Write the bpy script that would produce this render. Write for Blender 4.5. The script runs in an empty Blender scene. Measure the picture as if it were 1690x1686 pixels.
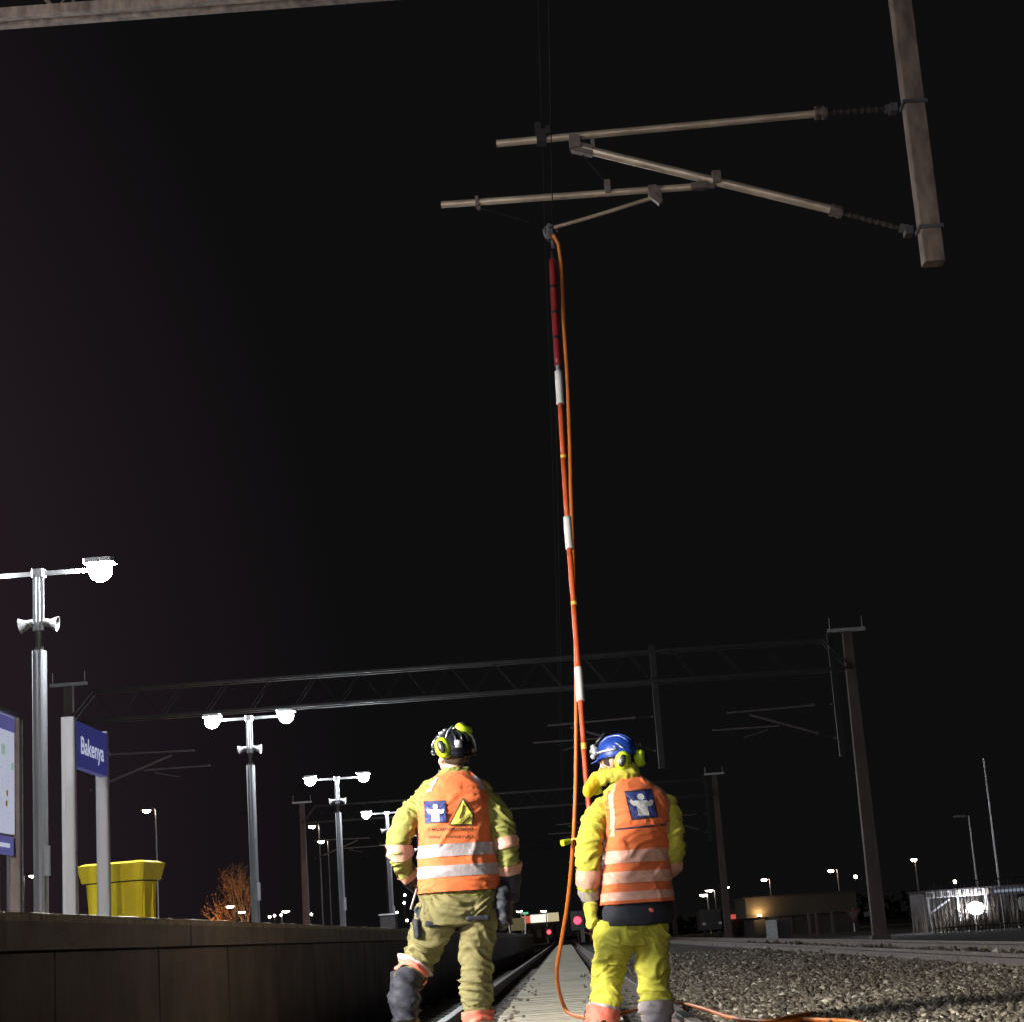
import bpy, math, random
import numpy as np
from mathutils import Vector, Matrix, noise
from mathutils.bvhtree import BVHTree

random.seed(7)
RNG = np.random.default_rng(11)
S = bpy.context.scene
COL = S.collection
PI = math.pi

# ------------------------------------------------------------------ camera
F = 3000.0
CAM = Vector((0.09, 0.0, 0.49))
tdir = Vector((88, -700, -F)).normalized()
udir = Vector((-874, 12747, -F)).normalized()
rdir = tdir.cross(udir).normalized()
udir = rdir.cross(tdir).normalized()
ROT = Matrix((rdir, tdir, udir))            # camera space -> world


def ray(px, py):
    return ROT @ Vector(((px - 845) / F, -(py - 843) / F, -1.0))


def P(px, py, Y):
    d = ray(px, py)
    return CAM + d * ((Y - CAM.y) / d.y)


def PX(px, py, X):
    d = ray(px, py)
    return CAM + d * ((X - CAM.x) / d.x)


def PZ(px, py, Z):
    d = ray(px, py)
    return CAM + d * ((Z - CAM.z) / d.z)


cd = bpy.data.cameras.new('camera')
co = bpy.data.objects.new('camera', cd)
COL.objects.link(co)
cd.sensor_fit = 'HORIZONTAL'
cd.sensor_width = 36
cd.lens = 36 * F / 1690
cd.clip_start = 0.1
cd.clip_end = 3000
co.matrix_world = Matrix.Translation(CAM) @ ROT.to_4x4()
S.camera = co

# ------------------------------------------------------------------ materials


def mat(name, col, rough=0.6, metal=0.0, var=0.15, vscale=6.0, bump=0.0, bscale=60.0, spec=0.5,
        col2=None, stretch=None, coat=0.0, sheen=0.0):
    m = bpy.data.materials.new(name)
    m.use_nodes = True
    nt = m.node_tree
    b = nt.nodes['Principled BSDF']
    b.inputs['Roughness'].default_value = rough
    b.inputs['Metallic'].default_value = metal
    b.inputs['Specular IOR Level'].default_value = spec
    if coat:
        b.inputs['Coat Weight'].default_value = coat
    if sheen:
        b.inputs['Sheen Weight'].default_value = sheen
    tc = nt.nodes.new('ShaderNodeTexCoord')
    mp = nt.nodes.new('ShaderNodeMapping')
    if stretch:
        mp.inputs['Scale'].default_value = stretch
    nt.links.new(tc.outputs['Object'], mp.inputs['Vector'])
    nz = nt.nodes.new('ShaderNodeTexNoise')
    nz.inputs['Scale'].default_value = vscale
    nz.inputs['Detail'].default_value = 6
    nz.inputs['Roughness'].default_value = 0.62
    nt.links.new(mp.outputs[0], nz.inputs['Vector'])
    cr = nt.nodes.new('ShaderNodeValToRGB')
    c = Vector(col)
    lo = Vector(col2) if col2 else c * (1 - var)
    hi = c * (1 + var)
    cr.color_ramp.elements[0].position = 0.32
    cr.color_ramp.elements[1].position = 0.68
    cr.color_ramp.elements[0].color = (*lo, 1)
    cr.color_ramp.elements[1].color = (*[min(1, v) for v in hi], 1)
    nt.links.new(nz.outputs['Fac'], cr.inputs['Fac'])
    nt.links.new(cr.outputs['Color'], b.inputs['Base Color'])
    if bump:
        n2 = nt.nodes.new('ShaderNodeTexNoise')
        n2.inputs['Scale'].default_value = bscale
        n2.inputs['Detail'].default_value = 5
        nt.links.new(mp.outputs[0], n2.inputs['Vector'])
        bp = nt.nodes.new('ShaderNodeBump')
        bp.inputs['Strength'].default_value = bump
        bp.inputs['Distance'].default_value = 0.01
        nt.links.new(n2.outputs['Fac'], bp.inputs['Height'])
        nt.links.new(bp.outputs['Normal'], b.inputs['Normal'])
    return m


def emis(name, col, strength):
    m = bpy.data.materials.new(name)
    m.use_nodes = True
    nt = m.node_tree
    b = nt.nodes['Principled BSDF']
    b.inputs['Base Color'].default_value = (0.8, 0.8, 0.8, 1)
    b.inputs['Emission Color'].default_value = (*col, 1)
    b.inputs['Emission Strength'].default_value = strength
    return m


M = {}
M['galv'] = mat('galvanised steel', (0.46, 0.46, 0.47), 0.42, 0.75, 0.25, 14, 0.1, 90)
M['pole_paint'] = mat('grey lamp pole', (0.3, 0.3, 0.32), 0.4, 0.3, 0.18, 5, 0.05, 60, stretch=(1, 1, .15))
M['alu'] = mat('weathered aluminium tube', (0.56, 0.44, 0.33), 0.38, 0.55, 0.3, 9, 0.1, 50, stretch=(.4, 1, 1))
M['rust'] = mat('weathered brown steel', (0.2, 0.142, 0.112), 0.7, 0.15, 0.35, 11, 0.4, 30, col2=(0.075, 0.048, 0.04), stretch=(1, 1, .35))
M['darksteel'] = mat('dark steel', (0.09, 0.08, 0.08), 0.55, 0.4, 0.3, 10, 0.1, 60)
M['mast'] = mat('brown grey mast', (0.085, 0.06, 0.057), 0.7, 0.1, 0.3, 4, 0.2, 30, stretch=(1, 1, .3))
M['tube_far'] = mat('tube darkened for far dimness', (0.12, 0.095, 0.09), 0.6, 0.2, 0.25, 6)  # darker copy of the tube metal, dims the far cantilevers
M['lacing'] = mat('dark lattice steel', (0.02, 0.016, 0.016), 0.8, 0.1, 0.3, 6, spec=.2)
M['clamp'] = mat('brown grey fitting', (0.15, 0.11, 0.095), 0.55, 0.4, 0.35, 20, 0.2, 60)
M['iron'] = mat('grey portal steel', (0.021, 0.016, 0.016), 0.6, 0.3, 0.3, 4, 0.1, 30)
M['insul'] = mat('brown insulator glaze', (0.022, 0.013, 0.01), 0.75, 0, 0.2, 8)
M['copper'] = mat('tarnished copper wire', (0.02, 0.016, 0.014), 0.95, 0.0, 0.2, 8, spec=0.05)
M['sheet_white'] = mat('white painted sign post', (0.6, 0.59, 0.63), 0.42, 0.1, 0.1, 3, 0.04, 40, stretch=(1, 1, .3))
M['blue_sign'] = mat('dark blue sign face', (0.035, 0.04, 0.2), 0.4, 0, 0.12, 4)
M['white_letter'] = mat('white lettering', (0.8, 0.8, 0.85), 0.5, 0, 0.03, 4)
M['poster'] = mat('white timetable paper', (0.68, 0.68, 0.78), 0.35, 0, 0.06, 2)
M['poster_head'] = mat('lavender poster header', (0.13, 0.13, 0.36), 0.4, 0, 0.1, 4)
M['poster_mark'] = mat('faint printed rows', (0.38, 0.42, 0.5), 0.5, 0, 0.3, 20)
M['poster_green'] = mat('pale green printed box', (0.42, 0.58, 0.48), 0.5, 0, 0.2, 20)
M['poster_yellow'] = mat('yellow printed dot', (0.75, 0.5, 0.08), 0.5, 0, 0.1, 20)
M['bronze'] = mat('brown board frame', (0.17, 0.14, 0.13), 0.5, 0.4, 0.2, 4)
M['bin'] = mat('yellow plastic', (0.95, 0.72, 0.03), 0.42, 0, 0.1, 3, 0.08, 25, coat=0.1)
M['rail'] = mat('rusty rail side', (0.19, 0.15, 0.13), 0.65, 0.35, 0.4, 12, 0.3, 60)
M['railhead'] = mat('polished rail head', (0.5, 0.47, 0.46), 0.42, 0.9, 0.15, 9, stretch=(1, .1, 1))
M['plank'] = mat('weathered grey planks', (0.5, 0.47, 0.38), 0.8, 0, 0.28, 5, 0.3, 40, stretch=(.6, 5, 1))
M['concrete'] = mat('dark stained concrete', (0.165, 0.15, 0.152), 0.85, 0, 0.38, 2.0, 0.4, 25, stretch=(1, 1, .75))
M['sleeper'] = mat('concrete sleeper', (0.2, 0.185, 0.165), 0.85, 0, 0.25, 6, 0.3, 40)
M['coping'] = mat('coping concrete', (0.25, 0.235, 0.232), 0.85, 0, 0.3, 3, 0.5, 50)
M['asphalt'] = mat('platform asphalt', (0.1, 0.095, 0.09), 0.9, 0, 0.3, 3, 0.5, 90)
M['ground'] = mat('dark gravel ground', (0.085, 0.072, 0.058), 0.95, 0, 0.55, 18, 1.0, 45)
M['stone'] = mat('crushed ballast stone', (0.36, 0.31, 0.245), 0.85, 0, 0.5, 9, 0.3, 90, col2=(0.1, 0.085, 0.07))
M['vest'] = mat('orange high visibility cloth', (0.76, 0.16, 0.042), 0.75, 0, 0.07, 5, 0.25, 130, sheen=.15)
M['yellow'] = mat('yellow high visibility cloth', (0.52, 0.49, 0.05), 0.75, 0, 0.1, 5, 0.3, 110, sheen=.15)
M['olive'] = mat('dirty olive yellow cloth', (0.185, 0.165, 0.066), 0.8, 0, 0.18, 6, 0.35, 110)
M['olive_sleeve'] = mat('worn yellow green cloth', (0.27, 0.28, 0.068), 0.8, 0, 0.16, 7, 0.35, 110)
M['hood'] = mat('amber yellow hood', (0.72, 0.5, 0.02), 0.75, 0, 0.12, 7, 0.3, 100)
M['strip_grey'] = mat('silver reflective tape', (0.44, 0.39, 0.41), 0.45, 0.1, 0.1, 14, 0.35, 90)
M['strip_warm_return'] = mat('tape tinted as warm retroreflection', (0.76, 0.41, 0.31), 0.45, 0.05, 0.1, 14, 0.35, 90)  # salmon is warm retroreflected light put into the tape colour
M['strip_coral'] = mat('coral red shin band', (0.85, 0.19, 0.13), 0.6, 0, 0.12, 10, 0.3, 90)
M['navy'] = mat('navy work cloth', (0.018, 0.02, 0.032), 0.7, 0, 0.3, 6, 0.3, 100)
M['black'] = mat('black plastic', (0.014, 0.014, 0.016), 0.35, 0, 0.2, 6)
M['rubber'] = mat('black rubber', (0.02, 0.02, 0.022), 0.7, 0, 0.2, 6)
M['skin'] = mat('skin', (0.56, 0.33, 0.25), 0.5, 0, 0.1, 12)
M['hair'] = mat('short dark hair', (0.05, 0.03, 0.02), 0.7, 0, 0.3, 40, 0.6, 160)
M['helmet_dark'] = mat('dark navy helmet shell', (0.007, 0.008, 0.014), 0.34, 0, 0.4, 14, 0.1, 60, coat=.08)
M['helmet_blue'] = mat('blue helmet shell', (0.014, 0.055, 0.34), 0.42, 0, 0.25, 14, 0.1, 60, coat=.1)
M['lime'] = mat('lime ear muff shell', (0.5, 0.68, 0.03), 0.4, 0, 0.08, 10, coat=.1)
M['silver'] = mat('silver sticker', (0.6, 0.6, 0.65), 0.35, 0.3, 0.3, 30)
M['badge_blue'] = mat('blue printed badge', (0.03, 0.045, 0.2), 0.6, 0, 0.12, 12)
M['badge_dark'] = mat('dark badge border', (0.04, 0.025, 0.05), 0.6, 0, 0.12, 12)
M['badge_white'] = mat('pale badge figure', (0.56, 0.56, 0.55), 0.55, 0, 0.08, 12)
M['badge_yellow'] = mat('yellow warning print', (0.7, 0.68, 0.1), 0.6, 0, 0.08, 12)
M['badge_black'] = mat('dark print', (0.09, 0.05, 0.02), 0.6, 0, 0.1, 12)
M['pole_red'] = mat('red orange pole', (0.55, 0.085, 0.022), 0.4, 0, 0.12, 5)
M['pole_dark'] = mat('dark red pole', (0.22, 0.014, 0.016), 0.4, 0, 0.12, 5)
M['pole_white'] = mat('white pole sleeve', (0.72, 0.69, 0.66), 0.5, 0, 0.06, 5)
M['cable'] = mat('orange earthing cable', (0.56, 0.15, 0.018), 0.45, 0, 0.08, 9)
M['bark'] = mat('tree bark', (0.12, 0.08, 0.05), 0.9, 0, 0.3, 10, 0.5, 20)
M['leaf'] = mat('withered leaves', (0.16, 0.075, 0.025), 0.8, 0, 0.35, 3)
M['dark_wall'] = mat('dark building wall', (0.045, 0.038, 0.035), 0.8, 0, 0.2, 1)
M['pale_wall'] = mat('pale shed wall', (0.075, 0.063, 0.047), 0.8, 0, 0.15, 1)
M['shrub'] = mat('dry grass and shrub', (0.075, 0.065, 0.048), 0.9, 0, 0.4, 3)
M['lamp'] = emis('cool white lamp', (0.9, 0.95, 1.0), 950)
M['warm'] = emis('warm street lamp', (1.0, 0.8, 0.55), 60)
M['warm_far'] = emis('far lamp', (1.0, 0.86, 0.66), 22)
M['flood'] = emis('white floodlight', (0.85, 0.88, 1.0), 420)
M['red'] = emis('red signal lens', (1.0, 0.02, 0.06), 4)
M['redsmall'] = emis('small red lamp', (1.0, 0.05, 0.06), 4)
M['white_fascia'] = emis('lit white fascia', (1.0, 0.9, 0.78), 1.1)
M['cream_fascia'] = emis('lit cream fascia', (1.0, 0.85, 0.5), 0.5)
M['red_fascia'] = emis('lit red fascia', (1.0, 0.16, 0.08), 0.55)
M['red_sign_lit'] = emis('lit red shop sign', (1.0, 0.08, 0.03), 0.5)
M['green'] = emis('green lamp', (0.1, 0.9, 0.35), 0.8)
M['window_lit'] = emis('lit window', (1.0, 0.7, 0.4), 0.35)
M['sky_glass'] = mat('clear visor', (0.4, 0.42, 0.45), 0.15, 0, 0.1, 8)

# ------------------------------------------------------------------ object helpers


def tag(o, label=None, cat=None, group=None, kind=None):
    if label:
        o['label'] = label
    if cat:
        o['category'] = cat
    if group:
        o['group'] = group
    if kind:
        o['kind'] = kind
    return o


def empty(name, loc=(0, 0, 0)):
    o = bpy.data.objects.new(name, None)
    o.location = loc
    o.empty_display_size = .1
    COL.objects.link(o)
    return o


def thing(name, loc, label, cat, group=None):
    return tag(empty(name, loc), label, cat, group)


def put(name, me, material, parent=None, smooth=False, local=False):
    """link a mesh whose vertices are in world space (local=False) under its parent"""
    o = bpy.data.objects.new(name, me)
    COL.objects.link(o)
    if material is not None and not me.materials:
        me.materials.append(M[material] if isinstance(material, str) else material)
    if smooth:
        me.polygons.foreach_set('use_smooth', [True] * len(me.polygons))
    if parent is not None:
        if not local:
            loc = Vector((0, 0, 0))
            q = parent
            while q is not None:
                loc += q.location
                q = q.parent
            me.transform(Matrix.Translation(-loc))
        o.parent = parent
    return o


def copy_tree(o, parent=None):
    c = o.copy()
    COL.objects.link(c)
    if parent is not None:
        c.parent = parent
        c.matrix_parent_inverse = o.matrix_parent_inverse.copy()
    for ch in [k for k in COL.objects if k.parent == o]:
        copy_tree(ch, c)
    return c


class MB:
    def __init__(s):
        s.v = []
        s.f = []

    def add(s, v, f):
        k = len(s.v)
        s.v += [tuple(p) for p in v]
        s.f += [tuple(i + k for i in q) for q in f]
        return s

    def box(s, a, b):
        (x0, y0, z0), (x1, y1, z1) = a, b
        return s.add([(x0, y0, z0), (x1, y0, z0), (x1, y1, z0), (x0, y1, z0), (x0, y0, z1), (x1, y0, z1), (x1, y1, z1), (x0, y1, z1)],
                     [(0, 3, 2, 1), (4, 5, 6, 7), (0, 1, 5, 4), (1, 2, 6, 5), (2, 3, 7, 6), (3, 0, 4, 7)])

    def bbox(s, c, h, rot=None, bev=0.0):
        """box by centre and half sizes with optional rotation and chamfered vertical edges"""
        hx, hy, hz = h
        b = min(bev, hx * .9, hy * .9)
        if b > 0:
            ring = [(-hx + b, -hy), (hx - b, -hy), (hx, -hy + b), (hx, hy - b), (hx - b, hy), (-hx + b, hy), (-hx, hy - b), (-hx, -hy + b)]
        else:
            ring = [(-hx, -hy), (hx, -hy), (hx, hy), (-hx, hy)]
        n = len(ring)
        v = [Vector((x, y, -hz)) for x, y in ring] + [Vector((x, y, hz)) for x, y in ring]
        if rot is not None:
            v = [rot @ p for p in v]
        c = Vector(c)
        f = [tuple(range(n - 1, -1, -1)), tuple(range(n, 2 * n))] + [(i, (i + 1) % n, n + (i + 1) % n, n + i) for i in range(n)]
        return s.add([p + c for p in v], f)

    def bar(s, a, b, w, h=None):
        """rectangular bar from a to b"""
        a, b = Vector(a), Vector(b)
        d = b - a
        q = d.to_track_quat('Z', 'Y').to_matrix()
        return s.bbox((a + b) / 2, (w / 2, (h or w) / 2, d.length / 2), q)

    def tube(s, a, b, r, r2=None, n=12):
        a, b = Vector(a), Vector(b)
        r2 = r if r2 is None else r2
        q = (b - a).to_track_quat('Z', 'Y').to_matrix()
        v = []
        for p, rr in ((a, r), (b, r2)):
            for i in range(n):
                t = 2 * PI * i / n
                v.append(p + q @ Vector((math.cos(t) * rr, math.sin(t) * rr, 0)))
        f = [(i, (i + 1) % n, n + (i + 1) % n, n + i) for i in range(n)] + [tuple(range(n - 1, -1, -1)), tuple(range(n, 2 * n))]
        return s.add(v, f)

    def path(s, pts, r, n=10):
        L = limb(pts, [r] * len(pts) if not hasattr(r, '__len__') else r, n, .03)
        return s.add(*L.mesh())

    def ball(s, c, r, n=16, m=10, sc=(1, 1, 1), rot=None, z0=-1.0):
        c = Vector(c)
        v = []
        f = []
        for j in range(m + 1):
            ph = -PI / 2 + PI * j / m
            for i in range(n):
                t = 2 * PI * i / n
                p = Vector((math.cos(ph) * math.cos(t) * r * sc[0], math.cos(ph) * math.sin(t) * r * sc[1], max(z0, math.sin(ph)) * r * sc[2]))
                v.append(c + (rot @ p if rot else p))
        for j in range(m):
            for i in range(n):
                f.append((j * n + i, j * n + (i + 1) % n, (j + 1) * n + (i + 1) % n, (j + 1) * n + i))
        return s.add(v, f)

    def lathe(s, base, prof, n=20, rot=None):
        base = Vector(base)
        v = []
        f = []
        for r, z in prof:
            for i in range(n):
                t = 2 * PI * i / n
                p = Vector((r * math.cos(t), r * math.sin(t), z))
                v.append(base + (rot @ p if rot else p))
        for j in range(len(prof) - 1):
            for i in range(n):
                f.append((j * n + i, j * n + (i + 1) % n, (j + 1) * n + (i + 1) % n, (j + 1) * n + i))
        f.append(tuple(range(n - 1, -1, -1)))
        k = (len(prof) - 1) * n
        f.append(tuple(range(k, k + n)))
        return s.add(v, f)

    def mesh(s, name):
        me = bpy.data.meshes.new(name)
        me.from_pydata(s.v, [], s.f)
        me.update()
        return me

    def build(s, name, material, parent=None, smooth=False, local=False):
        return put(name, s.mesh(name), material, parent, smooth, local)


def catmull(pts, step):
    """pts: list of tuples (any dimension) -> resampled list"""
    A = np.array(pts, float)
    if len(A) == 2:
        n = max(2, int(np.linalg.norm((A[1] - A[0])[:3]) / step))
        return [A[0] + (A[1] - A[0]) * i / n for i in range(n + 1)]
    E = np.vstack([2 * A[0] - A[1], A, 2 * A[-1] - A[-2]])
    out = []
    for i in range(1, len(E) - 2):
        p0, p1, p2, p3 = E[i - 1], E[i], E[i + 1], E[i + 2]
        n = max(1, int(np.linalg.norm((p2 - p1)[:3]) / step))
        for k in range(n):
            t = k / n
            out.append(.5 * ((2 * p1) + (-p0 + p2) * t + (2 * p0 - 5 * p1 + 4 * p2 - p3) * t * t + (-p0 + 3 * p1 - 3 * p2 + p3) * t ** 3))
    out.append(A[-1])
    return out


class Loft:
    def __init__(s, rings, centers):
        s.r = rings
        s.c = centers

    def mesh(s, i0=0, i1=None, j0=None, j1=None, off=0.0, caps=True):
        i1 = len(s.r) - 1 if i1 is None else i1
        n = len(s.r[0])
        v = []
        f = []
        closed = j0 is None
        js = range(n) if closed else [j % n for j in range(j0, j1 + 1)]
        for i in range(i0, i1 + 1):
            c = s.c[i]
            for j in js:
                p = s.r[i][j]
                d = (p - c)
                L = d.length
                v.append(p + d * (off / L if L > 1e-6 else 0))
        w = len(js)
        for i in range(i1 - i0):
            for j in range(w if closed else w - 1):
                f.append((i * w + j, i * w + (j + 1) % w, (i + 1) * w + (j + 1) % w, (i + 1) * w + j))
        if closed and caps:
            f.append(tuple(range(w - 1, -1, -1)))
            k = (i1 - i0) * w
            f.append(tuple(range(k, k + w)))
        return v, f


def limb(pts, radii, n=20, step=.012, flat=None):
    """swept tube along a smooth path; flat = list of second radii"""
    flat = flat or radii
    D = catmull([(*p, r, q) for p, r, q in zip(pts, radii, flat)], step)
    C = [Vector(d[:3]) for d in D]
    rings = []
    prev = None
    for i, c in enumerate(C):
        t = (C[min(i + 1, len(C) - 1)] - C[max(i - 1, 0)]).normalized()
        if prev is None:
            a = Vector((1, 0, 0)) if abs(t.x) < .8 else Vector((0, 1, 0))
        else:
            a = prev
        a = (a - t * a.dot(t)).normalized()
        b = t.cross(a)
        prev = a
        r, q = D[i][3], D[i][4]
        rings.append([c + a * (math.cos(2 * PI * k / n) * r) + b * (math.sin(2 * PI * k / n) * q) for k in range(n)])
    return Loft(rings, C)


def torso(rows, n=96, step=.01, e=2.4, yaw=0.0):
    """rows: (centre Vector, rx, ry) from bottom to top; horizontal superellipse rings"""
    D = catmull([(*c, rx, ry) for c, rx, ry in rows], step)
    rings = []
    C = []
    cy, sy = math.cos(yaw), math.sin(yaw)
    for d in D:
        c = Vector(d[:3])
        C.append(c)
        ring = []
        for k in range(n):
            t = 2 * PI * k / n
            ct, st = math.cos(t), math.sin(t)
            x = d[3] * math.copysign(abs(ct) ** (2 / e), ct)
            y = d[4] * math.copysign(abs(st) ** (2 / e), st)
            ring.append(c + Vector((x * cy - y * sy, x * sy + y * cy, 0)))
        rings.append(ring)
    return Loft(rings, C)


def wrinkle(me, amp, seed=0.0, fx=5.0, fz=15.0, fine=.1):
    """cloth folds: push vertices along their normals; amp = number or function of position"""
    me.update()
    for v, nrm in zip(me.vertices, [n.vector.copy() for n in me.vertex_normals]):
        p = v.co
        a = amp(p) if callable(amp) else amp
        wx = noise.noise(Vector((p.x * 4 + seed, p.y * 4, p.z * 4)))
        wy = noise.noise(Vector((p.x * 9 - seed, p.y * 9, p.z * 9 + 5)))
        q = Vector((p.x * fx + seed * 1.7 + .5 * wy, p.y * fx, p.z * fz + (p.x + p.y) * fz * .4 * (1 if wx > -.1 else -.5) + 2.4 * wx))
        c1 = max(0.0, 1 - 3.2 * abs(noise.noise(q))) ** 1.6
        c2 = max(0.0, 1 - 3.2 * abs(noise.noise(q * 2.0 + Vector((3, 7, 1))))) ** 1.5
        c3 = max(0.0, 1 - 3.2 * abs(noise.noise(q * 3.9 + Vector((9, 2, 4))))) ** 1.5
        g = noise.noise(Vector((p.x * 30 + seed, p.y * 30, p.z * 38)))
        v.co = p + nrm * (a * (1.0 * c1 + .42 * c2 + .14 * c3 + .7 * wx - .46 + fine * g))
    me.update()


def union(name, lofts, voxel=.011, smooth_it=4):
    mb = MB()
    for l in lofts:
        mb.add(*(l if isinstance(l, tuple) else l.mesh()))
    me = mb.mesh(name)
    o = bpy.data.objects.new('temporary', me)
    COL.objects.link(o)
    md = o.modifiers.new('r', 'REMESH')
    md.mode = 'VOXEL'
    md.voxel_size = voxel
    if smooth_it:
        sm = o.modifiers.new('s', 'SMOOTH')
        sm.iterations = smooth_it
        sm.factor = .5
    dg = bpy.context.evaluated_depsgraph_get()
    out = bpy.data.meshes.new_from_object(o.evaluated_get(dg))
    bpy.data.objects.remove(o)
    out.name = name
    out.materials.clear()
    return out


def textmesh(s, size, bold=False):
    cu = bpy.data.curves.new('t', 'FONT')
    cu.body = s
    cu.size = size
    cu.align_x = 'CENTER'
    cu.align_y = 'CENTER'
    cu.resolution_u = 4
    if bold:
        cu.offset = size * .018
    o = bpy.data.objects.new('t', cu)
    COL.objects.link(o)
    dg = bpy.context.evaluated_depsgraph_get()
    me = bpy.data.meshes.new_from_object(o.evaluated_get(dg))
    bpy.data.objects.remove(o)
    return me


def glow(m, col, strength):
    """emission added to a face in place of lamp light"""
    b = M[m].node_tree.nodes['Principled BSDF']
    b.inputs['Emission Color'].default_value = (*col, 1)
    b.inputs['Emission Strength'].default_value = strength


glow('poster', (.7, .75, .95), .5)  # paper and print glow by themselves instead of being lamp lit
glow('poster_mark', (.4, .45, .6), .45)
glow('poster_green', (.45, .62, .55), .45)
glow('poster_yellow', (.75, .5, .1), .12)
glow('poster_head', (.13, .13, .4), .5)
glow('blue_sign', (.05, .055, .28), .4)  # name panel and letters get emission where the lamps do not reach
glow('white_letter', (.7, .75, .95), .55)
M['worklight'] = emis('warm work light', (1.0, 0.68, 0.5), 205)
M['keylight'] = emis('white work floodlight', (1.0, 0.93, 0.82), 2800)

M['horn'] = mat('weathered grey horn', (0.17, 0.165, 0.16), 0.6, 0.2, 0.6, 30)
M['sign_red'] = mat('dark red sign border', (0.16, 0.03, 0.03), 0.6, 0, 0.2, 8)  # red darkened so that the sign stays faint
M['sign_pale'] = mat('grey sign face', (0.14, 0.13, 0.13), 0.6, 0, 0.2, 8)  # white darkened to keep the small signs faint
M['edge'] = mat('platform edge with painted highlight', (0.42, 0.38, 0.3), 0.8, 0, 0.45, 12, 0.5, 60)  # paler than the coping, with caught light put into the colour

# ================================================================== WORLD: night sky with town glow on the left
w = bpy.data.worlds.new('World')
S.world = w
w.use_nodes = True
nt = w.node_tree
bg = nt.nodes['Background']
sky = nt.nodes.new('ShaderNodeTexSky')
sky.sky_type = 'NISHITA'
sky.sun_disc = False
sky.sun_elevation = math.radians(-9)
sky.sun_rotation = math.radians(250)
tc = nt.nodes.new('ShaderNodeTexCoord')
dot = nt.nodes.new('ShaderNodeVectorMath')
dot.operation = 'DOT_PRODUCT'
gl = Vector((-0.75, 0.66, 0.05)).normalized()
dot.inputs[1].default_value = gl
nt.links.new(tc.outputs['Generated'], dot.inputs[0])
cr = nt.nodes.new('ShaderNodeValToRGB')
e = cr.color_ramp.elements
e[0].position = 0.735
e[0].color = (0.0043, 0.0042, 0.0045, 1)
e[1].position = 1.0
e[1].color = (0.03, 0.0195, 0.024, 1)
x = e.new(0.775)
x.color = (0.0074, 0.0055, 0.0068, 1)
x = e.new(0.84)
x.color = (0.0145, 0.0096, 0.0125, 1)
nt.links.new(dot.outputs['Value'], cr.inputs['Fac'])
mulv = nt.nodes.new('ShaderNodeVectorMath')
mulv.operation = 'SCALE'
mulv.inputs['Scale'].default_value = 0.01
nt.links.new(sky.outputs['Color'], mulv.inputs[0])
addv = nt.nodes.new('ShaderNodeVectorMath')
addv.operation = 'ADD'
nt.links.new(mulv.outputs[0], addv.inputs[0])
nt.links.new(cr.outputs['Color'], addv.inputs[1])
nt.links.new(addv.outputs[0], bg.inputs['Color'])
bg.inputs['Strength'].default_value = 1.0

# ================================================================== GROUND
PLAT_X = -1.72          # platform edge
PLAT_Z = 0.69
g = MB()
xs = [-900, -60, -6, -1.7, -1.45, -1.1, -.75, 0, .75, 1.0, 2.4, 3.4, 4.0, 4.6, 5.4, 6.4, 7.0, 9, 14, 60, 900]
zs = [-.35, -.35, -.3, -.30, -.25, -.19, -.16, -.16, -.16, -.13, -.11, -.14, -.16, -.15, -.15, -.15, -.2, -.3, -.3, -.35, -.35]
ys = [-300, -20, 0, 6, 8] + [8 + .5 * i for i in range(1, 60)] + [40, 50, 60, 80, 110, 160, 260, 600, 1800]
v = []
for iy, yy in enumerate(ys):
    for ix, (xx, zz) in enumerate(zip(xs, zs)):
        v.append((xx, yy, zz))
n = len(xs)
f = [(j * n + i, j * n + i + 1, (j + 1) * n + i + 1, (j + 1) * n + i) for j in range(len(ys) - 1) for i in range(n - 1)]
ground = MB().add(v, f).build('ground', 'ground', smooth=True)
tag(ground, 'dark gravel ground around and beyond the tracks', kind='structure')


def ground_z(x):
    return float(np.interp(x, xs, zs))


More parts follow.
